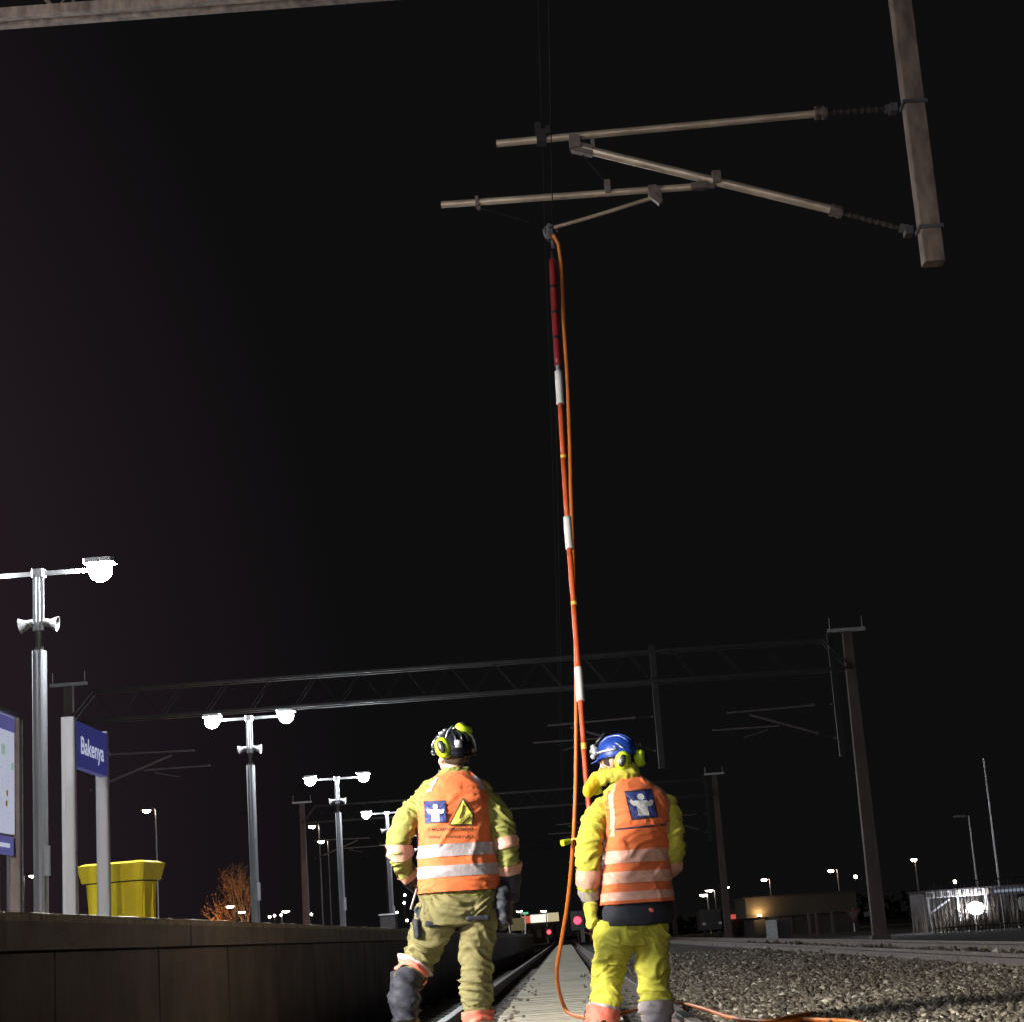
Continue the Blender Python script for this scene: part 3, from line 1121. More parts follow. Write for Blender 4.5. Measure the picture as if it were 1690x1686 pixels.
for a in SLs:
    street_lamp(a[0], a[1], a[2], a[3], a[4], r=a[5], glow=a[6], head=a[7])

# far small lights of the town, each a garden lamp
for i, (px, py) in enumerate(((445, 1512), (453, 1510), (464, 1509), (514, 1508), (668, 1476), (667, 1489), (655, 1505), (672, 1518), (1576, 1454), (1412, 1446))):
    p = P(px, py, 210)
    lab = ['leftmost of three tiny lights low behind the orange tree', 'middle of three tiny lights low behind the orange tree', 'rightmost of three tiny lights low behind the orange tree',
           'lone tiny light left of the pair of warm street lamps', 'tiny upper light by the belt of the left worker', 'second tiny light by the hip of the left worker', 'tiny light beside the grey cabinet on the platform',
           'tiny lowest light left of the thigh of the left worker', 'small white light above the floodlit shelter', 'tiny light beside the tall right mast'][i]
    t = thing('small_lamp', (p.x, 210, -.3), lab, 'small lamp', 'tiny far lights')
    MB().tube((p.x, 210, -.3), (p.x, 210, p.z), .05, n=8).build('post', 'darksteel', t)
    MB().ball(p, .14 if i not in (8, 9) else .2, 10, 8).build('lamp_globe', 'redsmall' if i == 5 and False else 'warm_far', t)
# dim pole with a darker lamp head at right, plus two thin tall masts
for (xa, ya_, xb, yb_, Y, nm, lab) in ((1618, 1500, 1602, 1345, 90, 'thin_mast', 'thin dim mast with a small unlit head, above the floodlit shelter'),
                                       (1655, 1500, 1622, 1250, 80, 'thin_mast', 'taller thin dim mast at the right edge, above the shelter')):
    b_ = P(xa, ya_, Y)
    t_ = P(xb, yb_, Y)
    t = thing(nm, (b_.x, Y, -.3), lab, 'mast', 'thin masts at the right edge')
    MB().tube((b_.x, Y, -.3), (b_.x, Y, t_.z), .07, .05, 8).build('pole', 'galv', t)
    if Y == 90:
        MB().bbox((b_.x - .45, Y, t_.z), (.28, .1, .05)).build('unlit_head', 'galv', t)

# ---- leafless tree lit orange, with a street lamp near it
TY = 88
tp = P(412, 1500, TY)
tt = thing('bare_tree', (tp.x, TY, -.3), 'small bare tree with orange brown twigs behind a platform lamp post', 'tree')
tr = MB()
tw = MB()
rt = random.Random(5)
crown_pts = []


def grow(p, d, L, r, lvl):
    q = p + d * L
    (tr if lvl < 3 else tw).tube(p, q, r, r * .65, 5 if lvl < 3 else 3)
    if lvl >= 3:
        for k in range(2):
            crown_pts.append(p + (q - p) * rt.random())
    if lvl == 5:
        return
    for k in range(3 if lvl < 4 else 2):
        nd = (d + Vector((rt.gauss(0, .42), rt.gauss(0, .42), rt.gauss(.2, .3)))).normalized()
        grow(p + (q - p) * rt.uniform(.55, 1), nd, L * rt.uniform(.62, .85), r * .6, lvl + 1)


for k in range(3):
    grow(Vector((tp.x + rt.gauss(0, .15), TY, -.3)), Vector((rt.gauss(0, .3), rt.gauss(0, .3), 1)).normalized(), 1.75, .06, 0)
def narrow(mb):
    mb.v = [(tp.x + (a[0] - tp.x) * .6, TY + (a[1] - TY) * .6, a[2] * 1.12) for a in mb.v]


narrow(tr)
tr.build('trunk', 'bark', tt)
for c in crown_pts:
    s = rt.uniform(.03, .07)
    a = Vector((rt.gauss(0, 1), rt.gauss(0, 1), rt.gauss(0, 1))).normalized() * s
    b = a.cross(Vector((rt.gauss(0, 1), rt.gauss(0, 1), rt.gauss(0, 1)))).normalized() * s * .6
    c = c + Vector((rt.gauss(0, .05), rt.gauss(0, .05), rt.gauss(0, .05)))
    tw.add([c - a, c + b, c + a, c - b], [(0, 1, 2, 3)])
narrow(tw)
tw.build('crown', 'leaf', tt)
# low warm lamp beside the tree
gl_ = thing('garden_lamp', (tp.x - 1.6, TY - 1.6, -.3), 'low warm lamp beside the small orange tree', 'garden lamp')
MB().tube((tp.x - 1.6, TY - 1.6, -.3), (tp.x - 1.6, TY - 1.6, .75), .04, n=8).build('post', 'darksteel', gl_)
MB().ball((tp.x - 1.6, TY - 1.6, .82), .1, 10, 8).build('lamp_globe', emis('low warm lamp', (1, .55, .25), 2600), gl_)

# ---- shed with a warm lit gable on the right
SY = 104
a_ = P(1235, 1545, SY)
e_ = P(1420, 1545, SY)
top = P(1240, 1482, SY).z
sh = thing('long_shed', ((a_.x + e_.x) / 2, SY, -.3), 'long low shed with a flat roof, its left end lit warm', 'shed')
mid = top - 1.05
w_ = MB()
w_.box((a_.x + .4, SY + .3, -.35), (e_.x, SY + 6, mid - .002))
w_.build('wall', 'dark_wall', sh)
w_ = MB()
w_.box((a_.x, SY, mid), (e_.x, SY + 6.4, top))
w_.build('fascia', 'pale_wall', sh)
w_ = MB()
w_.box((a_.x - .12, SY - .12, top), (e_.x + .1, SY + 6.5, top + .09))
w_.build('roof', 'dark_wall', sh)
for k in range(3):
    w_ = MB()
    w_.box((a_.x + .5 + k * .75, SY + .26, -.2), (a_.x + 1.05 + k * .75, SY + .299, 1.7))
    w_.build('door', 'pale_wall' if k != 1 else 'bronze', sh)
lampm = MB()
lampm.bbox((a_.x + .7, SY - .32, mid + .05), (.12, .06, .04))
lampm.bar((a_.x + .7, SY - .3, mid + .02), (a_.x + .7, SY, mid + .02), .03)
wl_ = lampm.build('wall_lamp', 'darksteel', sh)
MB().bbox((a_.x + .7, SY - .32, mid + .105), (.1, .05, .012)).build('lamp_glass', emis('warm wall lamp', (1, .62, .25), 520), wl_)

# ---- kiosk with a lit red sign
k0 = P(1204, 1545, 118)
k1 = P(1228, 1545, 118)
ks = thing('small_kiosk', (k0.x, 118, -.3), 'small dark kiosk with a glowing red sign left of the long shed', 'kiosk')
kz = P(1215, 1497, 118).z
MB().box((k0.x, 118, -.35), (k1.x, 121, kz)).build('wall', 'dark_wall', ks)
MB().box((k0.x - .1, 117.8, kz), (k1.x + .1, 121.2, kz + .1)).build('roof', 'iron', ks)
zz = P(1215, 1512, 118).z
MB().box((k0.x + .02, 117.86, zz - .12), (k1.x - .12, 117.995, zz + .16)).build('red_sign', 'red_sign_lit', ks)

# ---- dark work truck
v0 = P(1158, 1545, 112)
v1 = P(1196, 1545, 112)
vz = P(1180, 1501, 112).z
wt = thing('work_truck', ((v0.x + v1.x) / 2, 112, -.3), 'dark parked work truck with a pale roof edge right of the right worker', 'truck')
MB().bbox(((v0.x + v1.x) / 2, 113.5, (vz + .25) / 2), ((v1.x - v0.x) / 2, 1.6, (vz - .25) / 2), bev=.12).build('cab', 'dark_wall', wt)
MB().bbox(((v0.x + v1.x) / 2, 113.5, vz + .03), ((v1.x - v0.x) / 2 - .05, 1.55, .03)).build('roof_edge', 'pale_wall', wt)  # paler colour stands in for a lit edge
MB().bbox(((v0.x + v1.x) / 2, 111.88, vz * .7), ((v1.x - v0.x) / 2 - .18, .02, .25)).build('windscreen', 'black', wt)
for sx in (v0.x + .25, v1.x - .25):
    wh = MB().lathe((sx - .09, 112.4, .05), [(.34, 0), (.36, .03), (.36, .17), (.34, .2)], 16, Matrix.Rotation(PI / 2, 3, 'Y')).build('wheel', 'rubber', wt)
for sx in (v0.x + .2, v1.x - .2):
    MB().bbox((sx, 111.86, .62), (.09, .03, .07)).build('headlight', 'silver', wt)

# ---- cabinets, posts and signs along the far side of the second track
for i, (px, py, Y, wd, ht, lab) in enumerate(((1275, 1545, 78, .22, .75, 'pale grey cabinet in front of the long shed'), (1293, 1545, 80, .28, .7, 'darker cabinet right of the pale one before the shed'))):
    p = P(px, py, Y)
    t = thing('track_cabinet', (p.x, Y, -.3), lab, 'cabinet', 'cabinets by the second track')
    MB().bbox((p.x, Y, -.3 + ht / 2 + .05), (wd, .2, ht / 2 + .05), bev=.02).build('cabinet_body', 'galv' if i == 0 else 'iron', t)
    MB().bbox((p.x, Y, ht - .17), (wd + .03, .23, .02)).build('cabinet_roof', 'iron', t)
for i, (px, lab) in enumerate(((1338, 'left slim marker post right of the grey cabinets'), (1350, 'middle slim marker post right of the grey cabinets'), (1376, 'right slim marker post under a street lamp'))):
    p = P(px, 1545, 84)
    t = thing('marker_post', (p.x, 84, -.3), lab, 'post', 'slim marker posts')
    MB().bbox((p.x, 84, .2), (.05, .05, .5)).build('post', 'clamp', t)
    MB().bbox((p.x, 84, .72), (.055, .055, .025)).build('cap', 'sign_pale', t)
# warning triangle sign
p = P(1408, 1508, 96)
t = thing('yield_sign', (p.x, 96, -.3), 'dim red and white triangular road sign left of the tall right mast', 'road sign')
MB().tube((p.x, 96.05, -.3), (p.x, 96.05, p.z + .3), .035, n=8).build('pole', 'galv', t)
tri = lambda s, d: ([(p.x - s, 96 - d, p.z + s * .6), (p.x + s, 96 - d, p.z + s * .6), (p.x, 96 - d, p.z - s * 1.1), (p.x - s, 96.02 - d, p.z + s * .6), (p.x + s, 96.02 - d, p.z + s * .6), (p.x, 96.02 - d, p.z - s * 1.1)], [(0, 2, 1), (3, 4, 5), (0, 1, 4, 3), (1, 2, 5, 4), (2, 0, 3, 5)])
MB().add(*tri(.42, 0)).build('red_border', 'sign_red', t)
MB().add(*tri(.26, .025)).build('white_field', 'sign_pale', t)
p = P(1437, 1507, 96)
t = thing('small_sign', (p.x, 96, -.3), 'small white plate sign just left of the tall right mast', 'sign')
MB().tube((p.x, 96.05, -.3), (p.x, 96.05, p.z), .035, n=8).build('pole', 'galv', t)
MB().bbox((p.x, 96, p.z), (.36, .012, .12)).build('plate', 'sign_pale', t)
p = P(1517, 1507, 82)
t = thing('sign_frame', (p.x, 82, -.3), 'dim wide sign on two posts left of the floodlit shelter', 'sign')
for sx in (-.3, .3):
    MB().tube((p.x + sx, 82.06, -.3), (p.x + sx, 82.06, p.z + .2), .035, n=8).build('post', 'galv', t)
MB().bbox((p.x, 82, p.z), (.42, .015, .2)).build('plate', 'iron', t)

# ---- floodlit shelter at the right edge
FY = 70
s0 = P(1537, 1545, FY)
s1 = P(1640, 1545, FY)
s2 = P(1720, 1545, FY)
fz = P(1590, 1468, FY).z
st_ = thing('shelter', ((s0.x + s2.x) / 2, FY, -.3), 'open roofed shelter with a bright white floodlight inside at the right edge', 'shelter')
m = MB()
m.box((s0.x, FY, fz - .22), (s1.x - .05, FY + .12, fz + .02))
m.build('fascia', 'galv', st_)
m = MB()
for k in range(8):
    m.box((s0.x + .1 + k * .3, FY - .03, fz - .19), (s0.x + .25 + k * .3, FY - .002, fz - .05 + .05 * (k % 2)))
m.build('fascia_cutout', 'pale_wall', st_)
m = MB()
m.box((s0.x - .05, FY - .02, fz + .022), (s2.x, FY + 3.6, fz + .08))
m.build('roof', 'iron', st_)
m = MB()
for k in range(14):
    m.box((s0.x + k * .3, FY + 3.4 + .03 * (k % 2), -.3), (s0.x + .3 + k * .3, FY + 3.5 + .03 * (k % 2), fz))
m.build('back_wall', 'dark_wall', st_)
for xx in (s0.x + .05, (s0.x + s1.x) / 2, s1.x - .1):
    MB().box((xx - .03, FY + .03, -.3), (xx + .03, FY + .09, fz - .221)).build('post', 'galv', st_)
m = MB()
m.bar((s0.x + .1, FY + .06, fz - .75), (s0.x + .85, FY + .06, fz - .3), .07)
m.bar((s0.x + 1.6, FY + .06, fz - .5), (s0.x + 2.1, FY + .06, fz - .75), .05)
m.build('brace', 'galv', st_)
fp = P(1607, 1498, FY)
fl = thing('work_floodlight', (fp.x, FY - .5, -.3), 'glaring white work floodlight on a stand in front of the shelter', 'floodlight')
m = MB()
m.tube((fp.x, FY - .3, .1), (fp.x, FY - .3, fp.z), .03, n=8)
for a in range(3):
    m.tube((fp.x, FY - .3, .35), (fp.x + .4 * math.cos(a * 2.1), FY - .3 + .4 * math.sin(a * 2.1), -.3), .02, n=6)
m.build('stand', 'darksteel', fl)
MB().bbox((fp.x, FY - .3, fp.z + .2), (.12, .05, .04), bev=.02).build('lamp_housing', 'darksteel', fl)
MB().ball((fp.x, FY - .37, fp.z), .25, 16, 10, (1.25, .6, .9)).build('lamp_glass', 'flood', fl)  # glass oversized to give the bright core of the glare
# long sign on posts
b0 = P(1636, 1471, 66)
bs = thing('long_sign', (b0.x + 1, 66, -.3), 'long pale sign board on posts at the right edge', 'sign')
b1 = P(1730, 1471, 66)
MB().box((b0.x, 66, b0.z - .12), (b1.x, 66.05, b0.z + .15)).build('sign_board', 'sheet_white', bs)
MB().box((b0.x + .1, 65.99, b0.z - .03), (b1.x - .05, 65.998, b0.z + .06)).build('dark_band', 'poster_mark', bs)
for xx in (b0.x + .35, b1.x - .5):
    MB().tube((xx, 66.1, -.3), (xx, 66.1, b0.z + .1), .035, n=8).build('post', 'galv', bs)
wp = P(1689, 1490, 64)
wb = thing('globe_lamp', (wp.x, 64, -.3), 'pale round globe on a post at the right edge under the long sign', 'lamp')
MB().tube((wp.x, 64, -.3), (wp.x, 64, wp.z), .03, n=8).build('post', 'iron', wb)
MB().ball(wp, .2, 14, 10, (1, 1, 1.3)).build('globe', 'pole_white', wb)
# fence in front of the shelter
f0 = P(1545, 1545, 63)
f1 = P(1760, 1545, 63)
fe = thing('mesh_fence', ((f0.x + f1.x) / 2, 63, -.3), 'dark railing fence of thin upright bars in front of the floodlit shelter', 'fence')
m = MB()
x = f0.x
while x < f1.x:
    m.bbox((x, 63, .55), (.012, .012, .85))
    x += .13
m.bar((f0.x, 63, 1.38), (f1.x, 63, 1.38), .04)
m.bar((f0.x, 63, -.1), (f1.x, 63, -.1), .04)
m.build('railing', 'iron', fe)
# shrubs lit by the floodlight
sb = MB()
for k in range(1100):
    xx = fp.x + rt.gauss(0, .9)
    yy = FY - 1.6 + rt.uniform(-1.6, 3.4)
    h = rt.uniform(.3, 1.5)
    top_ = Vector((xx + rt.gauss(0, .2), yy + rt.gauss(0, .2), -.3 + h))
    sb.add([(xx - .012, yy, -.3), (xx + .012, yy, -.3), top_], [(0, 1, 2)])
tag(sb.build('tall_grass', 'shrub'), 'dry tall grass and scrub lit by the floodlight', 'grass', kind='stuff')

# ---- far end of the line: station building, red signal, barrier
b0 = P(862, 1545, 240)
b1 = P(918, 1545, 240)
sbt = thing('station_building', ((b0.x + b1.x) / 2, 240, -.3), 'far low building with a lit red and white fascia at the end of the track', 'building')
zt, zb = P(890, 1508, 240).z, P(890, 1521, 240).z
m_ = b0.x + (b1.x - b0.x) * .28
n_ = b0.x + (b1.x - b0.x) * .78
MB().box((b0.x, 240.2, -.35), (b1.x, 248, zb - .01)).build('wall', 'dark_wall', sbt)
MB().box((b0.x, 240, zb), (m_ - .01, 241, zt - .1)).build('red_fascia', 'red_fascia', sbt)
MB().box((m_, 240, zb), (n_, 241, zt)).build('white_fascia', 'white_fascia', sbt)
MB().box((n_ + .01, 240, zb), (b1.x + .5, 241, zt + .1)).build('cream_fascia', 'cream_fascia', sbt)
MB().box((b0.x - .1, 239.9, zt + .11), (b1.x + .6, 248, zt + .3)).build('roof', 'dark_wall', sbt)
for k in range(3):
    xx = b0.x + .5 + k * 1.4
    MB().box((xx, 240.15, .5), (xx + .6, 240.195, 1.5)).build('window', 'bronze', sbt)
gp = P(867, 1506, 228)
gt = thing('green_lamp', (gp.x, 228, -.3), 'small green light left of the far building', 'lamp')
MB().tube((gp.x, 228, -.3), (gp.x, 228, gp.z), .06, n=8).build('post', 'darksteel', gt)
MB().bbox(gp, (.35, .08, .12)).build('lamp_glass', 'green', gt)


def signal(px, py, Y, r, lens, label):
    p = P(px, py, Y)
    t = thing('track_signal', (p.x, Y, -.3), label, 'signal', 'red track signals')
    MB().tube((p.x, Y + .1, -.3), (p.x, Y + .1, p.z), .06, n=8).build('post', 'darksteel', t)
    MB().bbox((p.x, Y + .05, p.z), (r * 1.9, .12, r * 2.4), bev=.05).build('backboard', 'black', t)
    MB().ball((p.x, Y - .1, p.z), r, 14, 10, (1, .4, 1)).build('lens', lens, t)


signal(953, 1518, 120, .25, 'red', 'bright red signal beside the track, left of the right worker')
signal(906, 1537, 190, .22, 'redsmall', 'dim small red signal left of the orange cable, far along the track')
# level crossing barrier beyond
q0 = P(962, 1543, 150)
q1 = P(992, 1543, 150)
lb = thing('crossing_barrier', (q0.x, 150, -.3), 'red and white striped crossing barrier by the red signal', 'barrier')
for k in range(6):
    a = q0 + (q1 - q0) * (k / 6)
    b = q0 + (q1 - q0) * ((k + 1) / 6)
    MB().bar((a.x, 150, a.z + .25 - .05 * k), (b.x, 150, a.z + .2 - .05 * k), .14).build('boom_section', 'strip_coral' if k % 2 else 'pole_white', lb)
for xx in (q0.x, q0.x + .7):
    MB().bbox((xx, 150.2, .3), (.16, .16, .75)).build('barrier_stand', 'pole_white' if xx == q0.x else 'strip_coral', lb)
# platform end fence and post
pe = P(866, 1530, 92)
en = thing('platform_end_rail', (pe.x, 92, PLAT_Z), 'short pale handrail near the far end of the platform', 'handrail')
mm = MB()
mm.path([(PLAT_X - .15, 92, PLAT_Z), (PLAT_X - .15, 92, PLAT_Z + 1.0), (PLAT_X - .9, 92, PLAT_Z + 1.05), (PLAT_X - .9, 92, PLAT_Z)], .03)
mm.build('rail_bar', 'pole_white', en)
mm = MB().bbox((PLAT_X - .5, 92, PLAT_Z + .5), (.34, .01, .3)).build('infill_panel', 'olive', en)
# dark tree line as one far mass
tl = MB()
for k in range(3000):
    xx = rt.choice([rt.uniform(-120, -6), rt.uniform(6, 120)])
    yy = 300 + rt.uniform(-20, 30)
    h = 2.5 + 2.2 * noise.noise(Vector((xx * .07, 0, 0))) + rt.random()
    z = -.3 + rt.random() * max(1.0, h)
    s = rt.uniform(.3, .8)
    a = Vector((rt.gauss(0, 1), rt.gauss(0, 1), rt.gauss(0, 1))).normalized() * s
    b = a.cross(Vector((rt.gauss(0, 1), rt.gauss(0, 1), rt.gauss(0, 1)))).normalized() * s
    c = Vector((xx, yy, z))
    tl.add([c - a, c + b, c + a, c - b], [(0, 1, 2, 3)])
tag(tl.build('treeline', 'shrub'), 'dark far belt of trees along the horizon', 'trees', kind='stuff')

# ---- warm work light on a tripod behind the camera
wl2 = thing('tripod_work_light', (3.2, -9.0, -.12), 'warm work light on a tripod beside the track behind the camera', 'work light')
m = MB()
m.tube((3.2, -9, .3), (3.2, -9, 2.5), .02, n=8)
for a in range(3):
    m.tube((3.2, -9, .9), (3.2 + .6 * math.cos(a * 2.1), -9 + .6 * math.sin(a * 2.1), -.12), .015, n=6)
m.build('tripod', 'darksteel', wl2)
MB().bbox((3.2, -9.08, 2.6), (.22, .05, .14), bev=.02).build('lamp_housing', 'darksteel', wl2)
MB().bbox((3.2, -9.02, 2.6), (.19, .006, .11)).build('lamp_glass', 'worklight', wl2)

# ---- white work floodlight on the platform, lighting the two workers from the left
kp = Vector((-4.0, 7.8, 2.2))
wl3 = thing('platform_work_light', (kp.x, kp.y, PLAT_Z), 'white work floodlight on a tripod on the platform, left of the picture', 'work light')
m = MB()
m.tube((kp.x, kp.y, PLAT_Z + .4), (kp.x, kp.y, kp.z - .1), .02, n=8)
for a in range(3):
    m.tube((kp.x, kp.y, PLAT_Z + .9), (kp.x + .5 * math.cos(a * 2.1), kp.y + .5 * math.sin(a * 2.1), PLAT_Z), .015, n=6)
m.build('tripod', 'darksteel', wl3)
fd = (Vector((.2, 10.6, .7)) - kp).normalized()
q = fd.to_track_quat('Z', 'Y').to_matrix()
MB().bbox(kp - fd * .05, (.19, .14, .045), q, .02).build('lamp_housing', 'darksteel', wl3)
up_ = q @ Vector((0, 1, 0))
if up_.z < 0:
    up_ = -up_
MB().bbox(kp + fd * .12 + up_ * .145, (.2, .006, .17), q).build('hood', 'darksteel', wl3)  # added to cut the light going up to the overhead line
MB().bbox(kp + fd * .002, (.17, .12, .005), q).build('lamp_glass', 'keylight', wl3)

# ================================================================== PEOPLE


def rotz(a):
    return Matrix.Rotation(a, 3, 'Z')


def glove_mesh(wrist, d, palm, size=.19, curl=.9, thumb_side=1):
    """five bent fingers on a palm. d = finger direction, palm = direction the palm faces"""
    d = Vector(d).normalized()
    palm = Vector(palm)
    palm = (palm - d * palm.dot(d)).normalized()
    side = d.cross(palm).normalized() * thumb_side
    w = Vector(wrist)
    lofts = []
    pl = size * .5
    lofts.append(limb([w - d * .03, w + d * .01, w + d * pl * .5, w + d * pl], [.03, .032, .042, .04], 14, .008, [.026, .024, .02, .017]))
    rot = None
    pm = MB()
    for k, (off, ln) in enumerate(((.033, .078), (.011, .086), (-.012, .08), (-.033, .064))):
        a = w + d * pl * .82 + side * off
        k1 = a + d * (pl * .2 + ln * .35) + palm * .006
        ang = curl
        d2 = (d * math.cos(ang) + palm * math.sin(ang))
        k2 = k1 + d2 * ln * .4
        d3 = (d * math.cos(ang * 1.9) + palm * math.sin(ang * 1.9))
        k3 = k2 + d3 * ln * .35
        lofts.append(limb([a, k1, k2, k3], [.0115, .0115, .011, .0085], 10, .006))
    a = w + d * pl * .25 + side * .022
    k1 = a + side * .03 + d * .02 + palm * .012
    k2 = k1 + side * .008 + d * .032 + palm * .014
    k3 = k2 + d * .026 + palm * .012
    lofts.append(limb([a, k1, k2, k3], [.016, .0145, .0125, .009], 10, .006))
    # broad palm
    palm_l = []
    for t in np.linspace(0, 1, 10):
        c = w + d * (pl * (t * 1.02))
        rw = .03 + .015 * math.sin(t * PI * .6)
        ring = [c + side * (math.cos(2 * PI * j / 16) * rw) + palm * (math.sin(2 * PI * j / 16) * .018) for j in range(16)]
        palm_l.append((ring, c))
    lofts.append(Loft([r for r, c in palm_l], [c for r, c in palm_l]))
    return union('glove', lofts, .0055, 2)


def head_lofts(c, R, s=1.0):
    """skull, jaw, nose, brow, ears, lips in a local frame facing +y"""
    def T(x, y, z):
        return c + R @ (Vector((x, y, z)) * s)
    b = MB()
    out = []

    def ell(x, y, z, rx, ry, rz):
        m = MB()
        m.ball((0, 0, 0), 1, 20, 14, (rx * s, ry * s, rz * s))
        return ([T(x, y, z) + R @ Vector(v) for v in m.v], m.f)
    out.append(ell(0, -.012, .03, .077, .097, .088))       # skull
    out.append(ell(0, .03, -.045, .06, .066, .072))        # face
    out.append(ell(0, .052, -.092, .036, .036, .026))      # chin
    out.append(ell(0, .09, .012, .05, .015, .012))         # brow
    out.append(ell(0, .104, -.03, .013, .018, .026))       # nose
    out.append(ell(0, .092, -.066, .024, .012, .006))      # upper lip
    out.append(ell(0, .09, -.076, .021, .012, .006))       # lower lip
    for sx in (-1, 1):
        out.append(ell(sx * .078, -.012, -.015, .011, .02, .032))   # ear
        out.append(ell(sx * .045, .062, -.035, .02, .02, .018))     # cheek
    return out


def person(cfg):
    Y0 = cfg['Y']

    def J(px, py, dy=0.0):
        return P(px, py, Y0 + dy)
    sc = F / Y0 * 1.02        # photo pixels per metre at this distance

    def m(px):
        return px / sc
    lab = cfg['label']
    # ---------------- body (continuous)
    def rows(key, off=0.0):
        return [(J(cx, py, dy), m(hw) + off, d + off) for cx, py, hw, d, dy in cfg[key]]
    def lm(key, off=0.0, n=22, sub=None):
        pts = [J(*q[:3]) for q in cfg[key]]
        rad = [m(q[3]) + off for q in cfg[key]]
        return limb(pts, rad, n, .012)
    hc = J(*cfg['head'])
    HR = rotz(cfg['head_yaw']) @ Matrix.Rotation(cfg.get('head_pitch', 0), 3, 'X')
    neck = limb([J(*cfg['neck']), J(*cfg['neck']) * .5 + (hc + Vector((0, 0, -.06))) * .5, hc + Vector((0, 0, -.03))], [.066, .058, .056], 18, .012)
    lofts = [torso(rows('jacket', -.03), 40, .015, 2.2, cfg['yaw']), neck] + head_lofts(hc, HR, 1.0)
    for k in ('arm_l', 'arm_r'):
        lofts.append(lm(k, -.028, 16))
    for k in ('leg_l', 'leg_r'):
        lofts.append(lm(k, -.03, 16))
    lofts.append(torso(rows('hips', -.03), 40, .015, 2.2, cfg['yaw']))
    me = union('person', lofts, .0105, 3)
    body = put('person', me, 'skin', smooth=True)
    tag(body, lab, 'person', 'track workers')
    # origin at the feet
    o0 = Vector((J(*cfg['neck']).x, Y0, cfg['ground']))
    me.transform(Matrix.Translation(-o0))
    body.location = o0

    def piece(name, me, material, parent=body, smooth=True, label=None):
        o = put(name, me, material, parent, smooth)
        if label:
            o['label'] = label
        return o

    def from_loft(L, *a, **k):
        mb = MB().add(*L.mesh(*a, **k))
        return mb.mesh('x')
    seed = cfg['seed']
    # eyes and hair
    for sx in (-1, 1):
        eb = MB().ball(hc + HR @ Vector((sx * .032, .079, -.012)), .0125, 12, 8)
        piece('eye', eb.mesh('e'), 'silver')
    hm = MB().ball((0, 0, 0), 1, 24, 16, (.082, .1, .094))
    hm.v = [tuple(hc + HR @ (Vector((0, -.014, .028)) + Vector((v[0], min(v[1], .075), max(v[2], -.075))))) for v in hm.v]
    piece('hair', hm.mesh('h'), 'hair')
    # ---------------- jacket
    jl = [torso(rows('jacket'), 72, .012, 2.3, cfg['yaw'])]
    arms = {}
    for k in ('arm_l', 'arm_r'):
        arms[k] = lm(k, 0, 28)
        jl.append(arms[k])
    jm = union('jacket', jl, .0068, 5)
    aw = cfg.get('jacket_amp', .011)
    wrinkle(jm, aw, seed, 2.6, 14)
    jk = piece('jacket', jm, cfg['jacket_mat'])
    # bands on sleeves (loft pieces riding just above the cloth)
    def band(L, t0, t1, off, material, name, parent, amp, fx=2.6, fz=14):
        n = len(L.r) - 1
        i0, i1 = int(round(t0 * n)), int(round(t1 * n))
        me_ = from_loft(L, i0, max(i0 + 1, i1), off=off, caps=False)
        wrinkle(me_, amp, seed, fx, fz)
        return piece(name, me_, material, parent)
    for key, t0, t1, off, mt, nm in cfg['sleeve_bands']:
        band(arms[key], t0, t1, off, mt, nm, jk, aw)
    if 'jacket_lower' in cfg:
        L = torso(rows('jacket_lower'), 72, .01, 2.3, cfg['yaw'])
        me_ = from_loft(L)
        wrinkle(me_, .006, seed + 3, 5, 10)
        jlow = piece('jacket_hem', me_, 'navy', jk)
    # ---------------- trousers
    legs = {k: lm(k, 0, 30) for k in ('leg_l', 'leg_r')}
    tm = union('trousers', [torso(rows('hips'), 72, .012, 2.4, cfg['yaw']), legs['leg_l'], legs['leg_r']], .0068, 6)
    lw = cfg.get('leg_amp', .016)
    wrinkle(tm, lw, seed + 9, 2.4, 13)
    ts = piece('trousers', tm, cfg['trouser_mat'])
    s9 = seed
    for key, t0, t1, off, mt, nm in cfg['leg_bands']:
        n = len(legs[key].r) - 1
        i0, i1 = int(round(t0 * n)), int(round(t1 * n))
        me_ = from_loft(legs[key], i0, max(i0 + 1, i1), off=off, caps=False)
        wrinkle(me_, lw, seed + 9, 2.4, 13)

        piece(nm, me_, mt, ts)
    for c0, c1, h, mt in cfg.get('pockets', []):
        a, b = J(*c0), J(*c1)
        pm_ = union('p', [MB().bbox((a + b) / 2, h, rotz(cfg['yaw']), .02).mesh_tuple()], .008, 6)
        wrinkle(pm_, .006, seed + 4, 7, 12)
        piece('thigh_pocket', pm_, mt, ts)
    # ---------------- vest
    V = torso(rows('vest'), 128, .008, cfg.get('vest_e', 2.5), cfg['yaw'])
    va = cfg.get('vest_amp', .0085)
    vm = from_loft(V)
    wrinkle(vm, va, seed + 20, 4, 11, .12)
    vs = piece('vest', vm, 'vest')
    nr = len(V.r) - 1
    zs_ = [c.z for c in V.c]

    def row_at(z):
        return min(range(len(zs_)), key=lambda i: abs(zs_[i] - z))
    for pa, pb, mt in cfg['vest_bands']:
        i0, i1 = row_at(J(*pa).z), row_at(J(*pb).z)
        i0, i1 = min(i0, i1), max(i0, i1)
        me_ = from_loft(V, i0, max(i1, i0 + 1), off=.004, caps=False)
        wrinkle(me_, va, seed + 20, 4, 11, .12)
        piece('reflective_band', me_, mt, vs)
